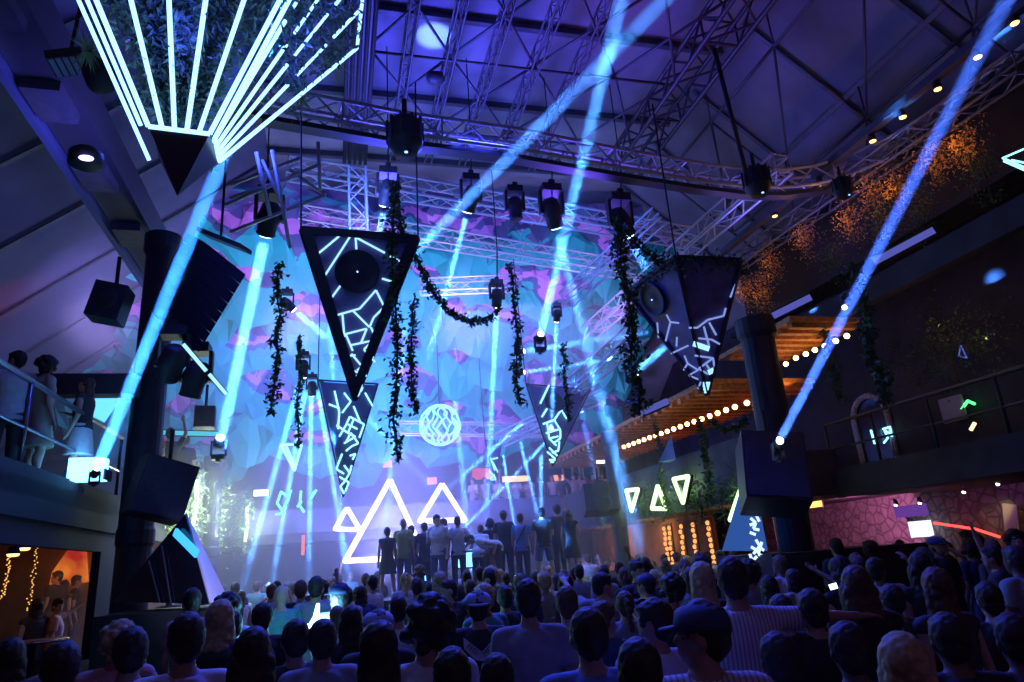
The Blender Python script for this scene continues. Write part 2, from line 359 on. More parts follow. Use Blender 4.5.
for rI in range(ROWS):
    t0=rI/ROWS; t1=(rI+1.35)/ROWS
    nxg,nyg=64,7; vs=[];uvs=[];fs=[]
    ph=rnd.uniform(0,6); ph2=rnd.uniform(0,6)
    for j in range(nyg):
        w=j/(nyg-1)
        for i in range(nxg):
            x=-8.2+18.6*i/(nxg-1)
            t=t0+(t1-t0)*w
            y=16.9+8.6*t; z=11.85-5.35*t
            sc=.5+.5*math.cos(x*1.35+ph)+.3*math.sin(x*2.9+ph2)
            z-= .95*w*w*sc+.35*w; y-= .45*w*(1-w)*4*.6+ .35*w
            nn=noise.noise(V((x*1.2,w*2.2,rI*3.7)))
            z+=.28*nn+rnd.uniform(-.09,.09); y+=.3*noise.noise(V((x*1.7,w*3,rI*2.1+9)))+rnd.uniform(-.12,.12)
            vs.append((x+rnd.uniform(-.1,.1),y,z)); uvs.append((i/(nxg-1),1-w))
    for j in range(nyg-1):
        for i in range(nxg-1):
            a=j*nxg+i
            if (i+j)%2: fs+=[(a,a+1,a+nxg+1),(a,a+nxg+1,a+nxg)]
            else: fs+=[(a,a+1,a+nxg),(a+1,a+nxg+1,a+nxg)]
    mb=MB(); mb.add(vs,fs); o=mb.build('fabric_row',CANM,can)
    ul=o.data.uv_layers.new(name='UVMap')
    for lp in o.data.loops: ul.data[lp.index].uv=uvs[lp.vertex_index]
# ================================================================ NEON PYRAMID WITH PLANTS (upper left)
h=8.0; c1=RZ(147-.41*467,-340,h); c2=RZ(205+.54*332,-200,h); c3=RZ(357,48,h); c4=c1+c3-c2; T=P(177,196,5.5)
npy=thing('neon_planter_pyramid','giant inverted pyramid planter outlined by fanning ice-blue neon tubes','light fixture',T)
ctr=(c1+c3)/2
def lp(a,b,t): return a.lerp(b,t)
tA=.165
e1,e2,e3,e4=[lp(T,c,.135) for c in (c1,c2,c3,c4)]
# fractions on each edge at the dark tip
def frac(c,px,py):
    best=min((abs((lambda q:math.hypot(q[0]-px,q[1]-py))(pix(lp(T,c,k/400)))),k/400) for k in range(1,399)); return best[1]
def pix(q):
    w=V(q)-O; d=w.dot(F); return (512+f*w.dot(R)/d,341-f*w.dot(U)/d)
f1=frac(c1,147,127); f2=frac(c2,205,132); f3=frac(c3,218,160)
a1,a2,a3=lp(T,c1,f1),lp(T,c2,f2),lp(T,c3,f3); a4=lp(T,c4,f1)
tip=MB(); tip.add([T,a1,a2,a3,a4],[(0,1,2),(0,2,3),(0,3,4),(0,4,1),(1,4,3,2)]); tip.build('dark_tip',mat('pyramid_black',(.03,.03,.05),.35),npy)
def outw(a,b,c):
    n=(b-a).cross(c-a).normalized(); return n if n.dot(a-ctr)>0 else -n
nA=outw(T,c1,c2); nB=outw(T,c2,c3)
# back boards recessed inside
s=V((0,0,.22))
bd=MB(); ax_=lp(T,ctr,f1); bd.add([lp(a1,ax_,.5),lp(a2,ax_,.5),lp(c2,ctr,.5),lp(c1,ctr,.5),lp(c3,ctr,.5),lp(a3,ax_,.5)],[(0,1,2,3),(1,5,4,2)]); bd.build('backing_board',mat('backing_dark',(.05,.05,.12),.7,0,.5,5),npy)
tr=.019
def neon(par,pts,rr,m=NBLUE,n='neon_tube'): return MB().tube(pts,rr,8).build(n,m,par,True)
neon(npy,[a1,c1],tr); neon(npy,[a1,a2],tr); neon(npy,[a2,c2],tr); neon(npy,[a3,c3],tr); neon(npy,[a2+nB*.04+ (a3-a2)*.12,a3],tr); neon(npy,[c3,c2],tr); neon(npy,[a2+(a3-a2)*.12+nB*.03,c2+(c3-c2)*.05+nB*.03],tr)
neon(npy,[lp(a1,T,.0)+(a1-a2)*.12,lp(c1,T,0)+(c1-c2)*.03],tr*.8); neon(npy,[lp(a1,T,.5)+(a1-a2)*.22,c1+(c1-c2)*.06],tr*.8)
def topat(x,ca,cb): return lp(ca,cb,x)
for ta,tb in ((.22,.2),(.42,.42),(.62,.62),(.82,.82)):
    neon(npy,[lp(a1,a2,ta),lp(c1,c2,tb)],tr)
for ta,tb in ((.3,.2),(.5,.4),(.68,.58),(.84,.78)):
    A_,B_=lp(a2,a3,ta),lp(c2,c3,tb)
    neon(npy,[A_,lp(A_,B_,.42)],tr*.85); neon(npy,[lp(A_,B_,.47),lp(A_,B_,.7)],tr*.7); neon(npy,[lp(A_,B_,.76),B_],tr*.85)
fo=MB(); rl=random.Random(5)
for _ in range(7000):
    k=rl.random(); 
    t=rl.uniform(.25,1)**.7
    if k<.55: tq=rl.uniform(.04,.5); q=lp(lp(a1,a2,rl.uniform(.05,.95)),lp(c1,c2,rl.uniform(0,1)),tq)-nA*rl.uniform(.03,.09+.3*tq)
    else: q=lp(lp(a2,a3,rl.uniform(.1,.9)),lp(c2,c3,rl.uniform(0,1)),t)-nB*rl.uniform(-.05,.35)
    fo.leaf(q,rl.uniform(.05,.13),rl.uniform(.02,.05),rnd=rl)
fo.build('foliage',mat('leaf_bluegreen',(.10,.17,.16),.5,0,.5,9),npy)
for cx,cy,dd,rr_ in [(88,50,6.3,.22),(135,108,5.8,.16),(330,60,8.1,.35),(300,95,7.6,.3),(240,110,7,.25),(208,165,6.0,.10),(100,30,6.5,.25)]:
    c=P(cx,cy,dd); fo=MB()
    for _ in range(70):
        d=V((rl.gauss(0,1),rl.gauss(0,1),rl.gauss(0,1))).normalized()
        x=d.orthogonal().normalized()*.012
        fo.add([c-x,c+x,c+d*rr_*rl.uniform(.6,1.3)],[(0,1,2)])
    fo.build('palm_leaf_spray',LEAFP,npy)
for tt in (.25,.5,.8):
    for (A_,B_,nn2) in ((lp(a1,a2,.5),lp(c1,c2,.5),nA),(lp(a2,a3,.5),lp(c2,c3,.5),nB)): light('POINT',lp(A_,B_,tt)+nn2*.12,None,9,(.08,.13,1),.1,name='neon_glow_light')
# small box-like can beside it
tag(MB().lathe(P(103,85,7),P(95,55,7.3)-P(103,85,7),[(0,.10),(.05,.15),(.3,.17),(.42,.13)],14).build('hanging_can',DARK,None,True),'dark cylindrical can lamp beside the neon pyramid edge','lamp')
# ================================================================ HANGING PODS
def trace(par,lines,s,x0,y0,q,n,w,m,name='led_strip',off=.02):
    mb=MB()
    for L in lines:
        pts=[RP(x0+a/s,y0+b/s,q+n*off,n) for a,b in L]
        for a,b in zip(pts,pts[1:]): mb.bar(a,b,w,.012,n)
    return mb.build(name,m,par)
def facen(a,b,c):
    n=(b-a).cross(c-a).normalized(); return n if n.dot(O-a)>0 else -n
def pod_tetra(name,label,A,B,Cc,T,mpanel,mframe,fw=.07,group=None,shown=2):
    """inverted three-sided pyramid: top corners A,B,C, tip T; frame bars along each edge"""
    o=thing(name,label,'hanging pod',T)
    cen=(A+B+Cc+T)/4
    def ins(q): return q+(cen-q)*.05
    a,b,c,t=[ins(q) for q in (A,B,Cc,T)]
    MB().add([a,b,c,t],[(0,1,2),(0,3,1),(1,3,2),(2,3,0)]).build('panel',mpanel,o)
    for x,y in ((A,B),(B,Cc),(Cc,A),(A,T),(B,T),(Cc,T)):
        MB().cyl(x,y,fw,n=6).build('frame_edge',mframe,o)
    return o
# pod 1
A,B=RZ(301,230,6.1),RZ(418,239,6.1); T1=P(355,400,8.95)
back=(A+B)/2+V((.2,1.35,0))
pod=pod_tetra('hanging_pod','dark inverted pyramid pod with round speaker and crisp pale line pattern',A,B,back,T1,PANEL,PFRAME,.035)
n=facen(A,B,T1)
# broad dark side flanges
for (x,y,k) in ((A,T1,1),(B,T1,-1)):
    d=(y-x).normalized(); w=d.cross(n).normalized(); w=w if w.dot(A+B-x-x)*1>0 or True else w
    inn=(A+B)/2-x; w=w if w.dot(inn)>0 else -w
    MB().prism([x,y,x+(y-x)*.93+w*.10,x+w*.13],n,.06).build('side_flange',PFRAME,o:=pod)
MB().bar(A,B,.10,.05,n).build('top_flange',PFRAME,pod)
L1=[[(180,55),(92,128)],[(215,60),(118,210)],[(235,62),(238,105)],[(235,62),(340,118)],[(358,130),(402,152)],[(330,210),(392,230)],[(185,230),(143,287)],[(308,252),(250,318),(152,346)],[(308,252),(350,335)],[(350,300),(300,350),(285,385),(225,325)],[(188,340),(195,420)],[(178,415),(275,390),(255,440)],[(290,385),(310,430),(215,450)],[(200,410),(225,470)],[(195,490),(235,485)],[(220,480),(270,540)],[(300,490),(240,540)],[(200,530),(275,560)],[(275,530),(215,580),(260,595)],[(300,430),(265,465),(305,510)]]
trace(pod,L1,3.59,290,220,A,n,.026,NLINE)
trace(pod,[[(222,598),(262,606)],[(226,606),(258,612)],[(230,614),(252,620)],[(236,622),(248,630)]],3.59,290,220,A,n,.05,NLINE,'tip_light')
def disc_on(par,px,py,rpx,q,n,name='speaker_cone',m=PFRAME):
    c=RP(px,py,q,n); rr=rpx*(c-O).dot(F)/f
    o=MB().lathe(c,n,[(0,rr),(.045,rr),(.05,rr*.93),(.03,rr*.85),(.02,rr*.4),(.035,rr*.2),(.04,.01)],28).build(name,m,par,True)
    MB().ball(c+n*.05,.012,8,6).build('dust_cap_led',NBLUE,o,True)
disc_on(pod,357,272,22,A,n)
MB().tube([A,A+V((-.1,.6,3))],.012).build('suspension_cable',CABLE,pod); MB().tube([B,B+V((.1,.6,3))],.012).build('suspension_cable',CABLE,pod)
# pod 2
A=RZ(627,292,6.2);B=RZ(676,257,6.2);C3=RZ(741,260,6.2);T2=P(707,395,11.0)
pod=pod_tetra('hanging_pod','shaded two-faced pyramid pod draped with vines before the gallery bulbs',A,B,C3,T2,mat('pod_panel_violet',(.11,.09,.26),.5,0,.4,3),PFRAME,.04)
n1=facen(A,B,T2); n2=facen(B,C3,T2)
La=[[(180,350),(185,408)],[(215,320),(230,348),(262,352)],[(230,348),(212,420)],[(255,405),(253,440)],[(232,468),(298,437)],[(283,475),(295,505),(280,530)],[(295,505),(335,530),(300,550),(335,565)],[(345,575),(335,600)]]
Lb=[[(298,370),(330,370),(370,340),(430,325),(438,295)],[(475,205),(455,255)],[(355,365),(375,440)],[(375,350),(402,398)],[(335,410),(385,415),(415,432)],[(320,475),(390,485),(395,520)],[(390,485),(335,525),(370,545)],[(365,510),(385,540)]]
trace(pod,La,3.787,610,230,A,n1,.028,NLINE2); trace(pod,Lb,3.787,610,230,B,n2,.03,NLINE2)
trace(pod,[[(315,430),(375,450)],[(372,540),(392,530)],[(352,585),(378,585)],[(354,597),(374,597)],[(357,608),(368,608)]],3.787,610,230,B,n2,.085,NLINE,'light_block')
disc_on(pod,654,299,17,A,n1)
MB().tube([B,B+V((0,0,2.8))],.015).build('suspension_cable',CABLE,pod)
fo=MB(); rl=random.Random(8)
for _ in range(420):
    t=rl.random(); q=(A.lerp(B,t*2) if t<.5 else B.lerp(C3,t*2-1))+V((rl.gauss(0,.08),rl.gauss(0,.08),rl.gauss(.02,.07)-abs(rl.gauss(0,.08))))
    fo.leaf(q,rl.uniform(.05,.11),.04,rnd=rl)
fo.build('vine',LEAF,pod)
# pods 3..5 in the haze
def smallpod(label,A,B,T,lines,s,x0,y0,w,disc=None,pm=None):
    back=(A+B)/2+V((.2,1.4,0))
    o=pod_tetra('hanging_pod',label,A,B,back,T,pm or mat('pod_panel_haze',(.12,.14,.36),.5),PFRAME,.02)
    n=facen(A,B,T); trace(o,lines,s,x0,y0,A,n,w,NCYAN)
    if disc: disc_on(o,*disc,A,n)
    MB().tube([A,A+V((0,.3,3.5))],.012).build('suspension_cable',CABLE,o)
    return o
L3=[[(390,110),(415,220),(408,310)],[(360,180),(415,200)],[(440,120),(475,165),(430,225)],[(550,120),(590,190)],[(490,190),(525,275)],[(470,245),(545,285),(520,355)],[(470,245),(450,290),(415,350)],[(460,285),(510,310)],[(490,260),(460,330),(500,350)],[(400,290),(460,330)],[(450,380),(475,330),(515,385)],[(440,385),(500,350)],[(515,385),(480,400),(450,425)],[(430,440),(410,490),(400,520),(440,545)],[(470,450),(500,440),(485,470)],[(440,500),(470,540),(440,590),(420,610),(440,650)],[(470,540),(480,500)],[(415,560),(465,590),(445,640)]]
smallpod('translucent hazy pod with cyan line maze hanging right behind the crisp dark pod',RZ(318,380,5.9),RZ(378,384,5.9),P(343,497,14.2),L3,5.243,260,370,.035)
L4=[[(385,25),(342,115)],[(375,140),(350,180)],[(445,145),(410,195),(355,215)],[(445,145),(470,190)],[(410,195),(440,245),(440,285)],[(375,210),(385,285)],[(370,260),(435,240)],[(385,285),(430,275)],[(440,285),(405,310)],[(385,285),(420,320)],[(435,300),(430,345),(400,355)],[(385,330),(425,370)],[(375,350),(415,385)],[(385,390),(415,390)],[(392,400),(408,400)]]
smallpod('hazy violet pod with pale line maze and speaker between the vines right of centre',RZ(526,384,6.0),RZ(590,390,6.0),P(553,466,16.),L4,4.873,470,380,.04,(554,402,11))
L5=[[(100,380),(120,440)],[(110,400),(135,450)],[(95,445),(125,480)],[(100,485),(125,485),(115,460),(100,485)],[(135,380),(110,385)]]
smallpod('tiny distant pod with cyan lines near the glowing sphere',RZ(485,440,5.5),RZ(502,442,5.5),P(494,484,21.),L5,4.873,470,380,.045)
# ================================================================ NEON SHAPES
def neon_shape(name,label,polys,s,x0,y0,plane,w,m,group=None,cat='neon light',noff=None):
    q,n=plane; first=None; o=None
    pts0=[RP(x0+a/s,y0+b/s,q,n) for a,b in polys[0][0]]
    o=thing(name,label,cat,pts0[0],group)
    for poly,cl in polys:
        pts=[RP(x0+a/s,y0+b/s,q,n) for a,b in poly]
        MB().tube(pts,w,8,closed=cl).build('neon_tube',m,o,True)
        if cl and len(pts)==3:
            MB().tube([q_+n*.08 for q_ in pts],w*1.1,6,closed=True).build('backing_channel',DMET,o,True)
    return o
NY=V((0,1,0)); NX=V((1,0,0))
PT=(V((0,23.2,0)),NY)
neon_shape('neon_triangle','big pinkish white neon triangle over the dance floor, tallest of the three',[([(390,480),(345,561),(425,557)],True)],1,0,0,PT,.085,NPINK)
neon_shape('neon_triangle','middle sized warm white neon triangle to the right of the tall one',[([(442,484),(420,521),(465,520)],True)],1,0,0,(V((0,22.6,0)),NY),.08,NPINK)
neon_shape('neon_triangle','smallest warm white neon triangle beside the foot of the tall one',[([(347,508),(335,529),(360,530)],True)],1,0,0,(V((0,22.9,0)),NY),.07,NPINK)
SR=5.24
PR=(V((7.42,0,0)),NX)
neon_shape('neon_triangle','inverted green white neon triangle next to the far right pillar',[([(190,265),(252,258),(218,372)],True)],SR,590,440,PR,.05,NGREEN)
neon_shape('neon_triangle','upright green white neon triangle among the parapet plants',[([(355,240),(325,360),(400,360)],True)],SR,590,440,PR,.05,NGREEN)
neon_shape('neon_triangle','inverted green white neon triangle hung highest on the planted parapet',[([(438,205),(515,190),(487,330)],True)],SR,590,440,PR,.045,NGREEN)
neon_shape('neon_triangle','leaning open green white neon angle beside the blue printed pyramid',[([(762,422),(733,420),(795,240),(820,295)],False)],SR,590,440,PR,.04,NGREEN)
NT2=glow('neon_mint',(.25,1.0,.72),1.6)
PL=(RY(290,460,17),NY)
neon_shape('neon_triangle','ice blue double neon triangle hanging point down by the light shafts',[([(200,122),(300,118),(265,245)],True),([(225,130),(268,235)],False)],4.87,240,420,PL,.03,NCYAN)
neon_shape('neon_squiggle','mint green angular neon squiggle left of the vertical shafts',[([(172,460),(215,455),(180,405),(200,350),(238,378),(212,430)],False)],4.87,240,420,PL,.028,NT2)
neon_shape('neon_squiggle','short mint neon stroke pair in the middle of the shafts',[([(248,340),(232,395)],False),([(297,345),(290,415),(312,450)],False),([(300,395),(278,425)],False)],4.87,240,420,PL,.028,NT2)
neon_shape('neon_squiggle','crooked mint neon stroke right of the shafts',[([(372,340),(345,382),(360,350)],False)],4.87,240,420,PL,.028,NT2)
# neon pyramid corner peeking in at the right edge
q=RZ(1003,160,6.2); nn_=V((0,1,0))
neon_shape('neon_outline','pale neon angle peeking in from the right edge under the roof',[([(1045,140),(1003,158),(1050,178)],False),([(1004,161),(1050,181)],False),([(1012,160),(1045,167)],False)],1,0,0,(q,nn_),.012,NCYAN)
# sphere of bent neon
c=RY(440,425,20.5); rr_=.62
sp0=thing('neon_sphere','glowing wire globe of wavy pale neon strands','light fixture',c)
for k in range(13):
    a=2*math.pi*k/13; pts=[]
    for j in range(13):
        ph=.12+(math.pi-.24)*j/12; aa=a+.16*math.sin(j*1.7+k*1.3)
        pts.append(c+V((rr_*math.sin(ph)*math.cos(aa),rr_*math.sin(ph)*math.sin(aa),rr_*math.cos(ph))))
    MB().tube(pts,.024,6).build('neon_strand',NCYAN,sp0,True)
MB().cyl(c+V((0,0,rr_)),c+V((0,0,3)),.015).build('suspension_cable',CABLE,sp0)
# ================================================================ LAMPS AND LIGHT SHAFTS
BEAMC=(.07,.30,1.0)
def moving_head(loc,aim,label,sc=1.,lens=True,hang=True,lensm=None,group=None):
    sc=sc*.78
    loc=V(loc); aim=V(aim); o=thing('moving_head_lamp',label,'stage lamp',loc,group)
    up=V((0,0,1)) if hang else V((0,0,-1))
    MB().box(loc+up*.42*sc,.34*sc,.30*sc,.14*sc).box(loc+up*.52*sc,.1*sc,.3*sc,.08*sc).build('base_box',DARK,o)
    d=(aim-loc).normalized(); s=V((1,0,0)) if abs(d.x)<.8 else V((0,1,0))
    for k in (-1,1):
        MB().prism([loc+s*k*.22*sc+up*.38*sc+V((0,-.07*sc,0)),loc+s*k*.22*sc+up*.38*sc+V((0,.07*sc,0)),loc+s*k*.22*sc-up*.06*sc+V((0,.05*sc,0)),loc+s*k*.22*sc-up*.06*sc+V((0,-.05*sc,0))],s*-k,.05*sc).build('yoke_arm',DARK,o)
    h=MB().lathe(loc-d*.24*sc,d,[(0,.09*sc),(.04*sc,.14*sc),(.2*sc,.17*sc),(.26*sc,.175*sc),(.3*sc,.15*sc),(.46*sc,.14*sc),(.5*sc,.15*sc),(.52*sc,.12*sc)],16).build('head',DARK,o,True)
    if lens: MB().lathe(loc+d*.28*sc,d,[(0,.11*sc),(.012,.10*sc),(.02,.05*sc)],16).build('lens',lensm or WHITE,h,True)
    return o
NB=0
def beam(a,b,r1,r2,label,power=26,den=.1,col=BEAMC,spread=2,rsrc=None):
    a=V(a);b=V(b); d=b-a; L=d.length; n=20
    q=d.to_track_quat('Z','Y').to_matrix(); me=MB(); vs=[]
    for rr,hh in ((r1,0),(r2,L)):
        for k in range(n):
            t=2*math.pi*k/n; vs.append(a+q@V((rr*math.cos(t),rr*math.sin(t),hh)))
    me.add(vs,[tuple(reversed(range(n))),tuple(range(n,2*n))]+[(k,(k+1)%n,n+(k+1)%n,n+k) for k in range(n)])
    o=me.build('hazy_light_shaft',volmat('shaft_haze_%03d'%int(den*1000),den)); tag(o,label,'light shaft',kind='stuff')
    l=light('AREA',a+d.normalized()*.015,b,power,col,2*(rsrc or r1)*.94,spread=max(1.2,spread,math.degrees(2*math.atan((r2-r1)/L))),name='shaft_lamp_light')
    return o
def head_beam(pa,da,pb,db,label,blabel,r1=.1,r2=.14,power=26,den=.1,sc=1.,col=BEAMC):
    a=P(pa[0],pa[1],da); b=P(pb[0],pb[1],db); d=(b-a).normalized()
    moving_head(a,b,label,sc)
    beam(a+d*.32*sc,b,r1,r2,blabel,power,den,col)
# long shafts
def src_head(a,b,label,sc,hang=False,lensm=None):
    d=(b-a).normalized(); return moving_head(a-d*.34*sc*.78,b,label,sc,True,hang,lensm)
beam(P(97,468,8.6),P(225,152,6.6),.075,.075,'thick bright blue shaft rising past the left pillar to the neon pyramid',40,.12,(.04,.26,1))
src_head(P(97,468,8.6),P(225,152,6.6),'glaring lamp head on the left gallery floor behind the rail',.38)
beam(P(781,438,9.9),P(1012,-10,6.9),.065,.09,'long lone blue shaft crossing to the upper right corner',26,.10,(.06,.17,1))
src_head(P(781,438,9.9),P(1012,-10,6.9),'glaring lamp head on the right pillar above the loudspeaker',.55)
tag(MB().ball(P(780,441,9.82),.05,12,8).build('lamp_glare_bulb',glow('lamp_glare',(.5,.7,1),12),None,True),'bare glaring bulb at the foot of the lone blue shaft','lamp')
beam(P(541,333,15),P(624,-12,8.5),.10,.11,'steep blue shaft rising behind the ring truss to the roof',62,.055)
beam(P(366,302,15),P(672,-8,8.5),.11,.11,'long slanting blue shaft crossing the steep one under the roof',70,.045)
src_head(P(541,333,15),P(624,-12,8.5),'small dark lamp head at the foot of the steep shaft',.8)
src_head(P(366,302,15),P(672,-8,8.5),'small lamp head half hidden behind the crisp dark pod',.8)
head_beam((269,218),12.2,(221,441),13.8,'large dark moving head lamp hanging left of the crisp dark pod','wide pale shaft falling from the left moving head to the glowing orb',.11,.15,60,.15,1.5)
moving_head(P(219,443,13.9),P(228,400,13),'dazzling white lamp at the bottom of the wide pale shaft',.9,True,False,glow('lamp_glare',(.6,.8,1),30))
head_beam((388,192),13.4,(377,240),13.6,'dark lamp head on the stage truss above the crisp pod','stubby pale shaft just above the crisp pod',.07,.08,8,.6,1.3)
head_beam((471,198),13.8,(430,352),15,'dark boxy lamp second along the stage truss','slim pale shaft leaning left below the stage truss',.06,.07,26,.16,1.3)
head_beam((552,212),13.8,(640,548),17,'broad twin-bodied dark lamp hanging mid truss','long fading shaft falling right past the far pillar',.10,.30,40,.07,1.5)
head_beam((621,222),13.4,(647,270),13.2,'vine-wrapped dark lamp at the end of the stage truss','stubby pale shaft pointing at the shaded pod',.09,.10,7,.6,1.5)
moving_head(P(515,208,13.8),P(518,240,13.6),'unlit narrow lamp hanging mid truss between two lit ones',1.2,False)
head_beam((497,297),15,(487,505),17,'square dark lamp at the right end of the vine swag','tall thin pale shaft standing right of the globe',.07,.09,26,.12,1.0)
head_beam((557,315),15.5,(549,470),17,'tiny lamp above the hazy violet pod','thin faint shaft behind the violet pod',.05,.07,18,.10,.7)
head_beam((631,378),14.5,(664,346),14.2,'bright lamp dot left under the shaded pod','stubby bright shaft left under the shaded pod',.09,.12,10,.6,.7)
head_beam((287,304),14.,(327,338),14.3,'bright starburst lamp left of the crisp pod','short slanting shaft ending behind the crisp pod',.07,.09,10,.6,.8)
head_beam((519,352),16.5,(648,332),15.5,'little cyan lamp at mid height before the vines','level pale shaft running right towards the shaded pod',.07,.08,9,.35,.6)
head_beam((519,373),16.8,(600,361),16.4,'lower little cyan lamp before the vines','short level shaft beneath the longer one',.05,.06,7,.35,.6)
fan=[((303,374),14.5,(398,560),19,.08,.14,30),((299,385),15,(250,560),16.5,.07,.12,26),((305,392),15.3,(275,565),17,.06,.1,26),((311,395),15.6,(309,560),17.4,.06,.1,26),((318,392),15.8,(346,562),17.8,.06,.12,26),((328,300),17,(345,562),18,.07,.2,22)]
lab=['fan shaft slanting furthest right across the tall neon triangle','fan shaft leaning furthest left by the white plants','second shaft from the left in the fan','near upright shaft in the middle of the fan','fan shaft just left of the smallest neon triangle','broad soft shaft behind the pod leading to the fan foot']
for (a,da,b,db,r1,r2,pw),l_ in zip(fan,lab):
    beam(P(a[0],a[1],da),P(b[0],b[1],db),r1,r2,l_,pw,.11)
moving_head(P(303,368,14.5),P(303,400,14.6),'cluster lamp bursting cyan at the top of the fan',.9,True)
moving_head(P(312,388,15.3),P(312,420,15.6),'second cluster lamp just below the cyan burst',.8,True)
more=[((548,440),19,(470,522),20,.05,.07,'thin shaft crossing down left above the platform crowd'),((503,455),19,(517,540),20,.05,.07,'thin shaft dropping onto the black shirted dancer'),((520,440),19.5,(537,512),20,.05,.07,'thin shaft dropping onto the bearer of the strap'),((541,455),19,(541,508),20,.06,.08,'short upright shaft right above the platform'),((523,423),18,(462,476),19.5,.06,.07,'bright diagonal shaft from under the vine tip'),((352,400),18,(412,466),20,.08,.1,'hazy diagonal shaft left of the glowing globe'),((455,400),18.5,(470,560),20.5,.08,.2,'soft upright shaft right of the globe'),((575,378),18,(598,500),20,.09,.2,'soft broad shaft before the far pillar'),((405,330),18,(385,520),21,.08,.22,'soft broad shaft behind the vines over the tall triangle')]
for a,da,b,db,r1,r2,l_ in more: beam(P(a[0],a[1],da),P(b[0],b[1],db),r1,r2,l_,20,.09)
# big round drum lamps on the ring truss
def drum(px,py,d,label,s=1.):
    s=s*.68
    c=P(px,py,d); o=thing('drum_lamp',label,'stage lamp',c)
    MB().lathe(c+V((0,0,.42*s)),V((0,0,-1)),[(0,.16*s),(.04,.26*s),(.1*s,.30*s),(.34*s,.32*s),(.46*s,.31*s),(.5*s,.34*s),(.6*s,.33*s),(.64*s,.27*s),(.8*s,.2*s)],20).build('drum_body',DARK,o,True)
    for k in range(10):
        t=k*.628; e=c+V((math.cos(t),math.sin(t),0))*.33*s
        MB().box(e+V((0,0,.1*s)),.05*s,.05*s,.5*s,Matrix.Rotation(t,3,'Z')).build('fin',DMET,o)
    MB().cyl(c+V((0,0,.4*s)),c+V((0,0,.85*s)),.05*s).build('clamp',CABLE,o)
    MB().ball(c+V((0,-.1,-.39*s)),.035*s,8,6,(1,1,.4)).build('status_led',NBLUE,o)
drum(405,138,9.6,'big black finned drum lamp on the ring truss, above the crisp pod',1.1)
drum(757,182,12,'big black drum lamp clustered on the ring truss next to the right pillar',1.0)
drum(843,188,11.5,'small dark drum lamp on the curl of the ring truss',.7)
# blinder hitting the roof
QP=RZ(434,36,12.4)
tag(MB().lathe(QP-V((0,0,1.15)),V((0,0,1)),[(0,.12),(.1,.2),(.12,.2),(.12,.02)],14).build('uplight_can',DARK,None,True),'small can lamp throwing a pale pool on the roof','lamp')
light('SPOT',QP-V((0,0,.98)),QP,170,(.25,.5,1),.04,angle=48,blend=.6,name='roof_pool_light')
# round purple lamps on left beam
o=thing('beam_downlight','black round lamp with a violet glowing rim on the edge beam','lamp',P(87,157,7.5))
MB().lathe(P(87,150,7.5),V((0,0,-1)),[(0,.12),(.05,.17),(.18,.17),(.2,.13)],16).build('can',DARK,o,True)
MB().ball(P(86,158,7.3),.075,10,6,(1,.6,.35)).build('lens',glow('violet_lens',(.55,.45,1),5),o,True)
# louvred flood panel by it
fl=thing('flood_panel','bluish louvred flood light panel hung near the roof, left of the neon pyramid','lamp',P(68,62,7.2))
cP=P(68,62,7.2); Mr=Matrix.Rotation(-.3,3,'Y')
MB().box(cP,.34,.3,.1,Mr).build('panel_housing',DARK,fl)
for k in range(5): MB().box(cP+Mr@V((-.13+.065*k,0,-.055)),.045,.27,.01,Mr).build('louvre',mat('louvre_blue',(.3,.36,.6),.3,.5),fl)
MB().cyl(cP,cP+V((0,.1,1)),.02).build('hanger',CABLE,fl)
# warm downlights on the right boom
for i,(a,b) in enumerate([(1015,23),(978,57),(938,89),(903,117),(873,141),(820,183),(775,216)]):
    c=RX(a,b,9.8); o=thing('downlight','small amber downlight in the row beneath the right roof',  'downlight',c,'amber downlights beneath the right roof')
    if i: pass
    MB().lathe(c+V((0,0,.16)),V((0,0,-1)),[(0,.03),(.02,.055),(.14,.07),(.16,.065)],14).build('can',DARK,o,True)
    MB().lathe(c+V((0,0,-.0)),V((0,0,-1)),[(0,.06),(.012,.055),(.018,.02)],14).build('bulb_face',glow('amber_face',(1,.5,.14),4.5),o,True)
MB_=MB().bb((9.72,1,9.16),(9.88,14.5,9.3)); struct('beam_downlight_rail',MB_,STEEL)
# festoon bulbs along gallery edges
def bulbs(pts,group,lab):
    for q in pts:
        o=MB().ball(q,.055,10,8).build('festoon_bulb',WARM,None,True,origin=q); tag(o,lab,'light bulb',group)
        MB().cyl(V((0,0,.04)),V((0,0,.11)),.022).build('bulb_cap',DARK,o)
n_=18
x0_,y0_=625,447; 
A_=RX(624,447,7.74); B_=RX(735,407,7.74); 
bulbs([A_.lerp(B_,(i/(n_-1))) for i in range(n_)]+[RX(747,403,7.74)],'festoon bulbs along the far gallery edge','round warm bulb in the long row under the far wooden gallery ceiling')
bulbs([RX(a,b,9.7) for a,b in [(786,364),(796,358),(806,354),(815,350),(825,346),(836,341),(847,336)]],'festoon bulbs along the near gallery edge','round warm bulb in the short row under the near wooden ceiling')
for y in (13.5,16,18.5,21,23.5): light('AREA',(9.6,y,4.5),(9.9,y,6),2.6,(1,.25,.10),1.2,name='gallery_warm_light')
for y in (11.5,12.7): light('AREA',(9.4,y,5.2),(9.4,y,6),4.5,(1,.42,.12),.9,name='gallery_warm_light')
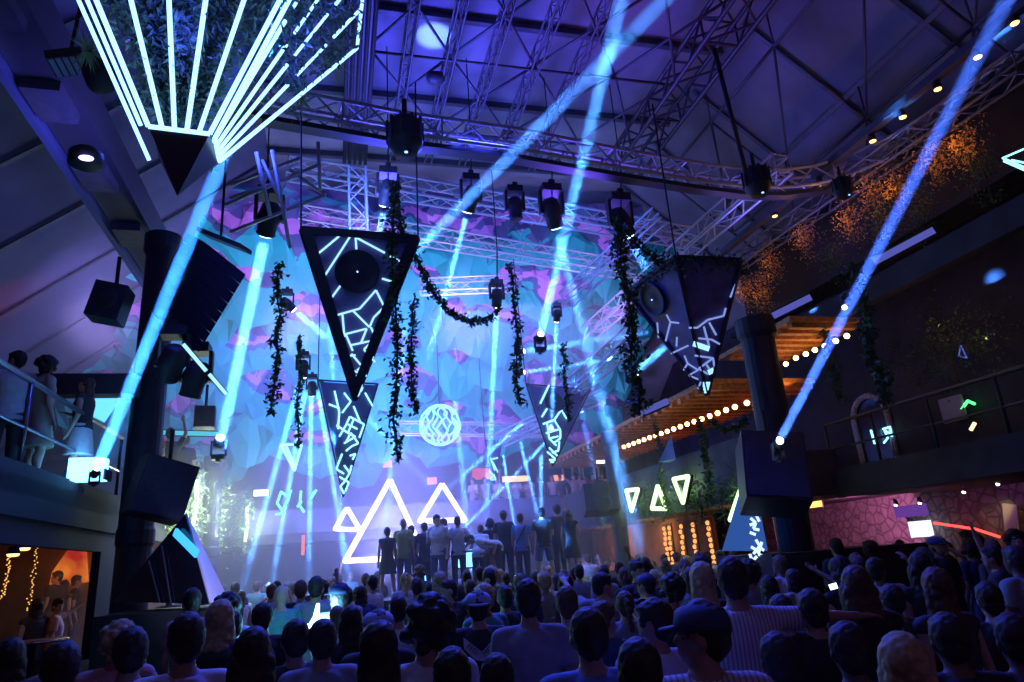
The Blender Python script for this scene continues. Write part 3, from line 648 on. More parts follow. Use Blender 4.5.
# LED bars
def led_bar(a,b,da,db,label,w=.08,m=NLINE2):
    A=P(*a,da);B=P(*b,db); o=thing('led_bar',label,'light bar',A)
    n=(O-A).normalized(); MB().bar(A,B,w*1.5,.05,n).build('housing',DARK,o); MB().bar(A+n*.055,B+n*.055,w,.01,n).build('diffuser',m,o)
NV=glow('led_violet_dim',(.16,.17,.75),.55)
led_bar((773,316),(811,297),10.5,10.5,'dim violet light bar left of the lone blue shaft',.10,NV)
led_bar((874,262),(934,230),9.8,9.8,'dim blue light bar crossing the lone shaft near the plants',.10,NV)
led_bar((641,413),(668,401),15,15,'faint blue light bar above the festoon row',.14,NV)
led_bar((183,344),(206,371),9.5,9.5,'bright slim blue light bar under the hanging loudspeakers',.05,NLINE)
led_bar((209,374),(226,394),9.7,9.7,'second slim light bar continuing towards the wide shaft',.05,NLINE)
led_bar((246,492),(246+25,493),17,17,'white lit sign box behind the fan of shafts',.01,NBLUE) if 0 else None
led_bar((136,432),(218,434),15,15.5,'long cyan light strip along the far left gallery wall',.10,glow('cyan_strip',(.1,.6,.8),1.0))
# ================================================================ LOUDSPEAKERS
M_GR=mat('speaker_grille',(.05,.05,.10),.5,.3,.3,40)
# line array: stack of wedge cabinets
la=thing('line_array','long hanging line array of dark ribbed loudspeaker cabinets','loudspeaker',P(200,290,10.5))
pa_,pb_=P(180,338,10.6),P(226,262,10.6)
ax=(pb_-pa_).normalized(); n=(O-pa_).normalized(); wd=V((-.45,-.25,.3))
fr=ax.cross(wd).normalized()
for i in range(8):
    a=pa_.lerp(pb_,i/8); b=pa_.lerp(pb_,(i+.94)/8)
    d=(V((-.62,.30,.62)))
    c0,c1_,c2_,c3_=a,b,b+V((.34,-.3,-.32))*1.0,a+V((.34,-.3,-.32))*1.0
    MB().prism([c0,c1_,c2_,c3_],d,.95).build('cabinet',M_GR,la)
MB().bar(pb_+V((-.4,.2,.55)),pb_+V((.3,-.2,.1)),.3,.08,(0,0,1)).build('bumper_frame',DMET,la)
MB().cyl(pb_+V((-.1,0,.4)),pb_+V((-.1,0,3.2)),.02).build('chain',CABLE,la)
def speaker(name,label,c,sx,sy,sz,M,cones=2,dirn=-1):
    o=thing(name,label,'loudspeaker',c)
    MB().box(c,sx,sy,sz,M).build('cabinet',DARK,o)
    g=MB().box(c+M@V((0,-sy/2-.01,0)),sx*.92,.02,sz*.94,M).build('grille',M_GR,o)
    for k in range(cones):
        z=sz*(-.25+.5*k/(max(1,cones-1))) if cones>1 else 0
        MB().lathe(c+M@V((0,-sy/2-.02,z)),M@V((0,-1,0)),[(0,min(sx,sz)*.36),(.02,min(sx,sz)*.34),(.01,min(sx,sz)*.2),(.02,min(sx,sz)*.08)],18).build('cone',DMET,o,True)
    MB().cyl(c+M@V((0,0,sz/2)),c+M@V((0,0,sz/2))+V((0,0,.5)),.03).build('hanger',CABLE,o)
    return o
speaker('hung_loudspeaker','squarish dark loudspeaker hung left of the left pillar',P(110,304,10.2),.45,.4,.55,Matrix.Rotation(.2,3,'Y'),1)
speaker('hung_loudspeaker','large tilted dark loudspeaker cabinet hung by the right pillar',P(772,474,10.8),.95,.7,1.15,Matrix.Rotation(-.35,3,'Z')@Matrix.Rotation(-.35,3,'X')@Matrix.Rotation(.15,3,'Y'),0)
speaker('hung_loudspeaker','wide dark subwoofer box hung under the left gallery rail',P(160,490,10.2),.75,.5,.85,Matrix.Rotation(.5,3,'Z')@Matrix.Rotation(.25,3,'Y'),0)
speaker('hung_loudspeaker','small far loudspeaker hung above the red lit guests',P(205,418,14.5),.4,.4,.45,Matrix.Rotation(.1,3,'Z'),1)
speaker('hung_loudspeaker','mid sized loudspeaker hung beside the far right pillar',P(600,500,18),.9,.7,.7,Matrix.Rotation(-.2,3,'Z')@Matrix.Rotation(-.2,3,'X'),2)
for i,(a,b,l_) in enumerate([(172,362,'unlit black moving head, largest of the pair under the line array'),(195,378,'unlit black moving head beneath its bigger neighbour')]):
    moving_head(P(a,b,10.1+.3*i),P(a-12,b+40,10.3),l_,1.4,False)
# ================================================================ VINES
def vine(name,label,pts,rr,nl,lw=.05,seed=1,dark=True,blob=0.,m=None,cat='hanging vine'):
    rl=random.Random(seed); pts=[V(q) for q in pts]
    o=thing(name,label,cat,pts[-1])
    MB().tube(pts,.014,5).build('stem',STEM,o)
    fo=MB(); L=[(b-a).length for a,b in zip(pts,pts[1:])]; S=sum(L)
    for _ in range(nl):
        s=rl.random()*S; k=0
        while s>L[k] and k<len(L)-1: s-=L[k]; k+=1
        q=pts[k].lerp(pts[k+1],s/L[k]); w=rr*(.55+.45*math.sin(q.z*9+seed)+.3*rl.random())
        q=q+V((rl.gauss(0,w*.5),rl.gauss(0,w*.5),rl.gauss(0,w*.3)))
        fo.leaf(q,rl.uniform(.6,1.3)*lw*1.5,lw*rl.uniform(.6,1.1),rnd=rl)
    fo.build('leaves',m or LEAF,o)
    return o
def vert(pa,da,pyb,jig=.03,n=8,seed=0):
    a=P(pa[0],pa[1],da); rl=random.Random(seed)
    b=a.copy(); lo,hi=-4,a.z
    for _ in range(40):
        z=(lo+hi)/2
        if pix(V((a.x,a.y,z)))[1]>pyb: lo=z
        else: hi=z
    return [V((a.x+rl.gauss(0,jig),a.y+rl.gauss(0,jig),a.z+(z-a.z)*i/n)) for i in range(n+1)]
vine('hanging_vine','long dark leafy vine hanging straight down from the boxy stage lamp',vert((393,180),9.3,460,seed=1),.10,900,.05,1)
vine('hanging_vine','thinner vine hanging right behind the crisp pod',vert((411,296),11.5,412,seed=2),.09,420,.06,2)
vine('hanging_vine','dark vine dangling left of the crisp dark pod',vert((279,262),11.5,415,seed=3),.09,560,.06,3)
vine('hanging_vine','slender vine dangling beside the fan cluster lamp',vert((300,335),14,448,seed=4),.08,380,.06,4)
vine('hanging_vine','vine dangling mid hall between the swag and the violet pod',vert((510,265),12.5,405,seed=5),.08,460,.06,5)
vine('hanging_vine','short wispy vine hanging over the violet pod',vert((563,345),15,420,seed=6),.08,300,.06,6)
vine('hanging_vine','thick dark vine hanging next to the shaded pod',vert((617,222),9.2,414,seed=7),.12,900,.06,7)
vine('hanging_vine','thin vine hanging above the plants of the far parapet',vert((655,420),16,512,seed=8),.06,300,.06,8)
vine('hanging_vine','vine trailing between the neon angle and the festoon bulbs',vert((700,420),14,492,seed=9),.08,380,.06,9)
vine('hanging_vine','dark vine hanging beneath the crossing of the lone blue shaft',vert((853,265),9.5,405,seed=10),.12,700,.055,10)
vine('hanging_vine','bluish vine hanging right of the near festoon row',vert((824,330),11.5,400,seed=11),.08,380,.055,11)
vine('vine_swag','leafy swag looping from the crisp pod to the square lamp',[P(a,b,12.) for a,b in [(392,185),(402,230),(418,262),(432,290),(450,312),(470,322),(488,320),(498,308)]],.10,900,.06,12)
vine('vine_swag','leafy swag drooping from the stage truss end to the shaded pod',[P(a,b,11) for a,b in [(622,225),(640,248),(660,262),(690,275),(720,278),(745,270)]],.12,700,.06,13)
vine('vine_swag','faint swag hanging under the festoon bulbs',[P(a,b,13) for a,b in [(708,420),(722,429),(735,429),(748,419)]],.08,260,.06,14)
# plants on the parapets, lit by their own little lamps
def bush(label,c,rx,ry,rz,n,lw,m,seed,spray=0,group=None):
    rl=random.Random(seed); o=thing('leafy_plant',label,'plant',c,group)
    MB().tube([c+V((0,0,-rz)),c+V((0,0,rz*.4))],.02).build('stem',STEM,o)
    fo=MB()
    for _ in range(n):
        d=V((rl.gauss(0,.45),rl.gauss(0,.45),rl.gauss(0,.5)))
        fo.leaf(c+V((d.x*rx,d.y*ry,d.z*rz)),lw*rl.uniform(1,2),lw*rl.uniform(.4,.8),rnd=rl)
    for _ in range(spray):
        d=V((rl.gauss(0,1),rl.gauss(0,1),rl.gauss(0,.8))).normalized(); x=d.orthogonal().normalized()*.02
        b=c+V((0,0,rl.uniform(-1,1)*rz)); fo.add([b-x,b+x,b+d*rl.uniform(.25,.5)],[(0,1,2)])
    fo.build('foliage',m,o); return o
XL=-3.4
for i,(a,b,xx) in enumerate([(172,515,XL),(191,500,XL+.05),(214,515,XL+.15),(243,522,-2.6)]):
    c=RX(a,b,xx) if i<3 else RY(243,522,23.6); 
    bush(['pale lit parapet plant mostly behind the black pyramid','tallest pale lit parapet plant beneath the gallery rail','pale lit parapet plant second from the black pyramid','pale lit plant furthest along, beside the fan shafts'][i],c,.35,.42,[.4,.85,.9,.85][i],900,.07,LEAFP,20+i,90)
    n_=glow('plant_neon',(.72,1,.80),2.6); pz=c+V((.35,-.1,0)); 
    MB().tube([c+V((.3,-.35,-.55)),c+V((.3,-.1,-.1)),c+V((.3,-.25,.5))],.035,8)  # strokes behind leaves
    t_=tag(MB().tube([c+V((.12,-.25,-.6)),c+V((.12,.05,-.1)),c+V((.12,-.15,.45))],.045,8).build('neon_stroke',n_,None,True),['neon stroke glowing through the plant behind the black pyramid','neon stroke glowing through the tallest parapet plant','neon stroke glowing through the second parapet plant','neon stroke glowing through the furthest lit plant'][i],'neon light')
    [light('POINT',c+V((.45,-.4,dz)),None,26,(.8,1,.75),.05,name='plant_lamp_light') for dz in (-.45,0,.45)]
for i,(a,b) in enumerate([(628,505),(645,500),(662,503),(684,492),(700,500),(722,502),(742,495),(600,515)]):
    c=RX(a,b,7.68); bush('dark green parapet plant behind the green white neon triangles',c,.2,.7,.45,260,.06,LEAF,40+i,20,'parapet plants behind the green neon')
for a,b in [(631,500),(658,500),(681,488),(737,498)]:
    light('POINT',RX(a,b,7.4),None,14,(.6,1,.45),.1,name='neon_spill_light')
# orange lit planting along the right roof edge
pts=[(960,145,.75),(930,160,.4),(893,188,.6),(868,193,.55),(845,220,.7),(800,236,.4),(768,262,.45),(742,290,.5),(759,292,.5),(915,215,0),(830,260,0),(980,175,0),(880,230,0)]
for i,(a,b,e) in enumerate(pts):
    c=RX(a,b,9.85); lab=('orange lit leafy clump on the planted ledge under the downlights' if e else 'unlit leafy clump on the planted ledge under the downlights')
    bush(lab,c+V((.1,0,0)),.22,.38,.5,420,.04,mat('leaf_orange_lit',(.42,.22,.07),.6,0,.5,9) if e else LEAF,60+i,0,'lit clumps on the planted ledge' if e else 'unlit clumps on the planted ledge')  # orange lamp light put into the leaf colour of the lit clumps
    if e:
        light('POINT',c+V((-.20,-.08,-.12)),None,e*6,(1,.42,.08),.03,name='plant_lamp_light'); light('POINT',c+V((-.12,.08,.15)),None,e*3,(1,.42,.08),.03,name='plant_lamp_light')
struct('slab_planted_ledge',MB().bb((9.9,4,7.0),(10.6,15,7.12)).bb((10.5,4,7.1),(10.7,15,9.0)),mat('ledge_black',(.012,.011,.016),.9))
# ================================================================ SIDE GALLERIES: details
def rail(name,label,path,z0,h,mt,post=1.2,mid=True):
    path=[V(q) for q in path]; o=thing(name,label,'railing',path[0])
    MB().tube([q+V((0,0,h)) for q in path],.035,10).build('handrail',mt,o,True)
    if mid: MB().tube([q+V((0,0,h*.45)) for q in path],.022,8).build('lower_bar',mt,o,True)
    for a,b in zip(path,path[1:]):
        L=(b-a).length; k=max(1,int(L/post))
        for i in range(k+1):
            q=a.lerp(b,i/k); MB().cyl(q,q+V((0,0,h)),.028,n=8).build('post',mt,o,True)
    return o
RM=mat('rail_steel',(.22,.22,.30),.3,.8)
rail('gallery_railing','long tubular steel rail along the near left gallery edge',[(-3.5,1.5,3.3),(-3.5,12.6,3.3)],3.3,1.0,RM,3.2)
rail('gallery_railing','steel rail continuing beyond the left pillar',[(-3.5,13.4,3.3),(-3.45,18,3.3)],3.3,1.0,RM,2.2)
rail('gallery_railing','furthest length of steel rail over the pale lit plants',[(-3.45,18.5,3.3),(-3.3,24,3.3)],3.3,1.0,RM,2.5)
rail('gallery_railing','dark rail in front of the arched mirror on the right gallery',[(9.75,1.5,3.2),(9.75,12,3.2)],3.2,.9,DMET,1.3)
# arched mirror on right gallery back wall
c=RX(872,425,12.35); am=thing('arched_mirror','pale round-arched mirror frame holding ice-blue neon, on the dark gallery wall','mirror',c)
pts=[c+V((0,.55*math.cos(t),.55*math.sin(t)+.15)) for t in [math.pi*k/14 for k in range(15)]]
pts=[c+V((0,.55,-1.0))]+pts+[c+V((0,-.55,-1.0))]
MB().tube(pts,.07,8).build('arch_frame',mat('arch_paint',(.45,.38,.5),.6),am,True)
MB().prism([q+V((.04,0,0)) for q in pts],(1,0,0),.03).build('mirror_glass',mat('mirror_dark',(.06,.06,.12),.15,.6),am)
def PXs(L,x): return [RX(a,b,x) for a,b in L]
MB().tube(PXs([(871,430),(875,444)],12.25),.025,8).build('neon_tube',NCYAN,am,True)
MB().tube(PXs([(883,429),(890,427),(892,436),(884,429),(888,438),(884,443)],12.25),.022,8).build('neon_tube',NCYAN,am,True)
neon_shape('neon_angle','bright green neon angle over the dim right gallery table',[([(962,409),(968,401),(975,404)],False)],1,0,0,(V((12.2,0,0)),NX),.03,glow('neon_green',(.1,1,.25),2.2))
neon_shape('neon_angle','small peach candle-like tube on the dim right gallery',[([(971,430),(975,423)],False)],1,0,0,(V((11.9,0,0)),NX),.035,glow('peach_lamp',(1,.55,.3),2.5))
neon_shape('neon_triangle','faint blue neon triangle lost in the dark right foliage',[([(961,345),(967,358),(959,356)],True)],1,0,0,(V((11.9,0,0)),NX),.012,glow('neon_faint_blue',(.15,.2,.9),.6))
tag(MB().box(RX(953,409,12.2),.05,.55,.5).build('wall_screen',mat('pale_screen',(.35,.32,.45),.6)),'pale blank square panel beside the green neon angle','panel')
bush('dark foliage mass with warm glints above the right gallery',RX(950,350,11.5),.5,1.4,.7,900,.05,LEAF,91)
light('POINT',RX(935,322,11.2),None,2.5,(1,.5,.2),.05,name='glint_light'); light('POINT',RX(985,338,11.2),None,2,(1,.6,.3),.05,name='glint_light')
tag(MB().box(RX(940,327,11.3),.1,.9,.06).build('ledge_lamp_strip',glow('strip_warm',(1,.55,.2),.5)),'thin warm lamp strip half hidden by dark foliage','lamp') if 0 else None
# little violet spot clusters
o=moving_head(P(846,305,9.3),P(838,320,8.9),'small violet-white spot lamp where the vine crosses the lone shaft',.4,True,True,glow('violet_white',(.6,.5,1),10))
light('POINT',P(826,310,10.5),None,3,(1,.45,.12),.05,name='warm_spill_light')
# stone wall bits: exit sign, neon bar, screens, spots
ex=thing('exit_sign','small amber lit sign on the dark wall next to the stone wall','sign',RX(811,505,12.2))
MB().box(RX(811,505,11.2),.06,.85,.19).build('sign_box',DARK,ex); MB().box(RX(811,505,11.16),.02,.8,.14).build('sign_face',glow('exit_amber',(1,.55,.12),2.2),ex)
rb=thing('red_bar_light','red glowing strip edging the bar counter at the stone wall','light strip',RX(940,535,12.4))
MB().tube(PXs([(934,523),(975,529),(1000,537)],12.4),.025,8).build('red_tube',glow('red_neon',(1,.05,.04),3.5),rb,True)
ctn=thing('bar_counter','low dark bar counter in front of the stone wall','counter',(12.2,9,0)); MB().bb((11.9,6.5,0),(12.5,12,1.1)).build('counter_body',M_WALL,ctn); MB().bb((11.8,6.4,1.1),(12.6,12.1,1.16)).build('counter_top',mat('counter_top',(.2,.08,.06),.3),ctn)
tag(MB().box(RX(921,529,12.5),.05,.6,.34).build('lit_screen',glow('screen_white',(.75,.8,1),1.6)),'small white lit screen above the bar counter','screen')
tag(MB().box(RX(911,511,12.5),.05,.9,.25).build('violet_panel',glow('panel_violet',(.35,.12,.8),.35)),'violet glowing awning panel above the white screen','panel')
tag(MB().box(RX(1012,519,12.5),.05,.3,.55,Matrix.Rotation(.2,3,'X')).build('pale_poster',mat('poster_pale',(.6,.55,.4),.6)),'pale tilted poster by the stone wall at the bar end','poster')
for i,(a,b) in enumerate([(964,492),(998,484),(896,505),(920,503)]):
    c=RX(a,b,11.8); o=thing('wall_spot','tiny bright spot lamp under the right gallery slab','spot lamp',c,'tiny spots under the right gallery slab')
    MB().lathe(c+V((0,0,.12)),V((.2,0,-1)),[(0,.03),(.1,.05),(.12,.045)],10).build('can',DARK,o,True); MB().ball(c,.035,8,6).build('lens',glow('spot_lens',(1,.85,.6),5),o,True)
light('SPOT',RX(870,505,11.6)+V((-.6,0,.1)),RX(870,540,12.8),250,(.9,.22,.6),.05,angle=110,name='stone_wash_light')
light('SPOT',RX(960,490,11.4)+V((-.6,0,.1)),RX(960,530,12.8),190,(.65,.12,.85),.05,angle=120,name='stone_wash_light')
light('SPOT',RX(998,484,12.0),RX(1003,520,12.8),16,(1,.8,.3),.02,angle=40,name='stone_wash_light')
# ================================================================ BLUE PRINTED PYRAMID ON THE RIGHT, BLACK GLASS PYRAMID ON THE LEFT
py_=thing('printed_pyramid','lit blue pyramid screen with a column of pale angular lines','pyramid',P(745,550,11.5))
a,b,c_,t_=P(722,551,11.2),P(768,551,11.0),P(764,551,12.3),P(750,458,11.6)
MB().add([a,b,c_,t_],[(0,1,3),(1,2,3),(2,0,3),(0,2,1)]).build('screen_body',glow('screen_blue',(.05,.16,.62),.55),py_)
n=facen(a,b,t_)
Lr=[[(150,395),(165,425)],[(128,410),(150,430),(125,440)],[(150,430),(140,455),(165,460)],[(125,470),(150,480)],[(150,500),(175,540),(185,545)],[(175,510),(160,560),(180,570)],[(130,530),(155,545)],[(125,560),(135,590),(155,570)],[(145,590),(120,600)],[(165,530),(140,560)]]
trace(py_,Lr,4.178,720,420,a,n,.045,glow('print_line',(.5,.7,1),1.6),'printed_line',.03)
struct('slab_podium_right',MB().bb((6.6,9.9,0),(9.6,11.6,1.72)),M_WALL)
bp=thing('black_glass_pyramid','large black glass pyramid with one pale face and a blue light tube','pyramid',P(180,605,8.8))
T_=P(185,514,8.9); A2=P(112,602,9.3); B2=P(209,604,8.2); C2=P(226,598,9.0); D2=P(140,600,10.2)
MB().add([T_,A2,B2,C2,D2],[(0,1,2),(0,2,3),(0,3,4),(0,4,1),(1,4,3,2)]).build('glass_body',mat('black_glass',(.02,.022,.05),.12,0,spec=.8),bp)
nf=facen(B2,C2,T_); k_=.012
MB().prism([B2.lerp(C2,.05),C2,T_],nf,.02).build('pale_face',mat('pale_panel',(.62,.60,.72),.35),bp)
nf=facen(A2,B2,T_)
MB().bar(RP(176,532,B2+nf*.03,nf),RP(198,554,B2+nf*.03,nf),.10,.03,nf).build('light_tube',glow('tube_azure',(.05,.42,1),1.6),bp)
for px0,px1 in ((161,168),(148,157)):
    MB().bar(RP(px0+1,546 if px0==161 else 561,B2+nf*.02,nf),RP(px1+3,603,B2+nf*.02,nf),.018,.012,nf).build('edge_trim',mat('trim_steel',(.3,.32,.5),.3,.8),bp)
struct('slab_booth_plinth',MB().bb((-2.85,9.9,0),(-1.3,11.3,1.6)),mat('plinth_black',(.015,.015,.02),.7))
light('SPOT',P(250,575,7.6),P(216,585,8.6),60,(.55,.5,1),.1,angle=50,name='pyramid_fill_light')  # spot added without a lamp body, brightens the pale pyramid face
# small far blue pyramid over parapet
q4=[P(659,462,15.5),P(676,459,15.3),P(670,463,16.3),P(671,435,15.6)]
tag(MB().add(q4,[(0,1,3),(1,2,3),(2,0,3),(0,2,1)]).build('small_pyramid',mat('pyramid_blue',(.2,.35,.75),.5,0,.3,3)),'small matte blue pyramid standing above the parapet neon','pyramid')
# ================================================================ RED ALCOVE UNDER THE LEFT GALLERY
pst=thing('glowing_poster','orange red glowing artwork on the alcove back wall','artwork',RY(73,560,YA-.08))
def glowart():
    m=bpy.data.materials.new('ember_art'); m.use_nodes=True; nt=m.node_tree; nt.nodes.clear(); o=nt.nodes.new('ShaderNodeOutputMaterial'); e=nt.nodes.new('ShaderNodeEmission')
    n=nt.nodes.new('ShaderNodeTexNoise'); n.inputs['Scale'].default_value=2.2; tc=nt.nodes.new('ShaderNodeTexCoord'); nt.links.new(tc.outputs['Object'],n.inputs[0])
    r_=nt.nodes.new('ShaderNodeValToRGB'); r_.color_ramp.elements[0].position=.35; r_.color_ramp.elements[0].color=(.5,.02,.02,1); r_.color_ramp.elements[1].position=.65; r_.color_ramp.elements[1].color=(1,.25,.03,1)
    nt.links.new(n.outputs[0],r_.inputs[0]); nt.links.new(r_.outputs[0],e.inputs[0]); e.inputs[1].default_value=.8; nt.links.new(e.outputs[0],o.inputs[0]); return m
PA=[(48,588),(52,572),(66,552),(70,548),(86,547),(88,582)]
MB().prism([RP(a,b,V((0,YA-.08,0)),NY) for a,b in PA],(0,1,0),.04).build('art_panel',glowart(),pst)
for i,(a,b,c__,d) in enumerate([(37,548,28,612),(10,556,2,600)]):
    A=RX(a,b,-5.2);B=RX(c__,d,-5.2); o=thing('bead_light_string',['amber bead light string nearest the glowing artwork','amber bead light string at the alcove edge'][i],'light string',A)
    MB().cyl(A,B,.008).build('wire',CABLE,o); mb=MB(); rl=random.Random(i)
    for k in range(34):
        q=A.lerp(B,k/34); mb.ball(q+V((rl.gauss(0,.02),rl.gauss(0,.02),0)),.013,6,4)
    mb.build('beads',glow('bead_amber',(1,.5,.12),1.3),o)
for a,b in ((24,548),(13,554)):
    c=RX(a,b,-4.5); o=thing('ceiling_spot','flat amber ceiling spot at the top of the alcove','spot lamp',c,'amber ceiling spots of the alcove'); MB().lathe(c,V((0,0,-1)),[(0,.08),(.03,.07),(.04,.03)],12).build('face',glow('amber_spot',(1,.55,.2),3),o,True); MB().lathe(c+V((0,0,.1)),V((0,0,-1)),[(0,.06),(.1,.09)],12).build('can',DARK,o,True)
light('POINT',RY(60,565,YA-1.6),None,3.5,(1,.25,.06),.15,name='alcove_light')
light('POINT',RX(30,560,-4.6),None,2,(1,.35,.12),.15,name='alcove_light')
tb=thing('booth_table','low round booth table with a copper glowing rim','table',RX(34,642,-3.9)); c=RX(32,641,-3.9); c.z=max(c.z,.5)
MB().lathe((c.x,c.y,0),(0,0,1),[(0,.25),(.04,.25),(.06,.05),(c.z-.05,.05),(c.z-.03,.42),(c.z,.42)],24).build('table_body',DARK,tb,True)
MB().tube([c+V((.43*math.cos(t),.43*math.sin(t),-.01)) for t in [k*.2618 for k in range(24)]],.012,6,True).build('rim',mat('copper',(.8,.35,.15),.25,.9),tb,True)
# ================================================================ PEOPLE
def remesh(mb,vox,sm=3,name='m'):
    o=mb.build(name,DARK); md=o.modifiers.new('r','REMESH'); md.mode='VOXEL'; md.voxel_size=vox; md.use_smooth_shade=True
    if sm: s_=o.modifiers.new('s','SMOOTH'); s_.factor=.5; s_.iterations=sm
    dg=bpy.context.evaluated_depsgraph_get(); dg.update(); me=bpy.data.meshes.new_from_object(o.evaluated_get(dg))
    old=o.data; bpy.data.objects.remove(o); bpy.data.meshes.remove(old); me.name=name
    return me
def loft(mb,secs,n=20):  # (z,rx,ry,yo)
    vs=[]
    for z,rx,ry,yo in secs:
        for k in range(n):
            t=2*math.pi*k/n; c,s=math.cos(t),math.sin(t); e=.85
            vs.append((rx*math.copysign(abs(c)**e,c),yo+ry*math.copysign(abs(s)**e,s),z))
    L=len(secs); fs=[(i*n+k,i*n+(k+1)%n,(i+1)*n+(k+1)%n,(i+1)*n+k) for i in range(L-1) for k in range(n)]
    fs+=[tuple(reversed(range(n))),tuple(range((L-1)*n,L*n))]
    return mb.add(vs,fs)
def capsule(mb,a,b,ra,rb):
    mb.cyl(a,b,ra,rb,n=12); mb.ball(a,ra,12,8); mb.ball(b,rb,12,8)
def chain(mb,pts,rs,open_end=False):
    for i in range(len(pts)-1):
        mb.cyl(pts[i],pts[i+1],rs[i],rs[i+1],n=14)
        if not(open_end and i==0 and False): mb.ball(pts[i],rs[i],14,8)
    if not open_end: mb.ball(pts[-1],rs[-1],14,8)
def hand(mb,w,el,fine,grip=.5):
    w=V(w);d=(w-V(el)).normalized(); s=V((1,0,0)) if w.x>0 else V((-1,0,0)); s=(s-d*s.dot(d)); s=s.normalized() if s.length>.2 else d.orthogonal().normalized()
    n=d.cross(s).normalized()
    q=Matrix((s,n,d)).transposed(); mb.ball(w+d*.055,.05,12,8,(.8,.42,1.0),q)
    if not fine: mb.ball(w+d*.12,.045,10,6,(.75,.4,1.0),q); mb.cyl(w+d*.03-s*.02,w+d*.075-s*.065,.014,.011,8); return
    for k,(o_,L) in enumerate(((-.030,.068),(-.010,.080),(.011,.074),(.031,.058))):
        a=w+d*.09+s*o_; b=a+(d*.9+n*grip*.35).normalized()*L*.5; c=b+(d*.7+n*grip).normalized()*L*.5
        capsule(mb,a,b,.0095,.009); capsule(mb,b,c,.009,.0075)
    a=w+d*.035-s*.032; b=a+(d*.7-s*.75+n*.2)*.034; c=b+(d*.9-s*.2+n*.3)*.028
    capsule(mb,a,b,.013,.011); capsule(mb,b,c,.011,.009)
ARM={'down':((.185,0,1.43),(.235,-.02,1.14),(.245,.06,.90)),
 'front':((.185,0,1.43),(.24,.02,1.15),(.13,.22,1.22)),
 'phone':((.185,0,1.43),(.25,.20,1.38),(.14,.34,1.62)),
 'up':((.19,0,1.44),(.30,.05,1.68),(.26,.10,1.93)),
 'upout':((.19,0,1.44),(.40,.03,1.60),(.45,.06,1.85)),
 'reach':((.19,0,1.43),(.46,.06,1.42),(.70,.14,1.40)),
 'hip':((.185,0,1.43),(.32,-.06,1.20),(.17,.04,1.03)),
 'point':((.19,0,1.44),(.34,.18,1.52),(.46,.36,1.66))}
PROTO={}
def bendv(q,ang):
    if not ang: return q
    t=min(1,max(0,(q.z-.86)/.30)); t=t*t*(3-2*t); a=-ang*t; pv=V((0,0,.95)); 
    return Matrix.Rotation(a,3,'X')@(q-pv)+pv
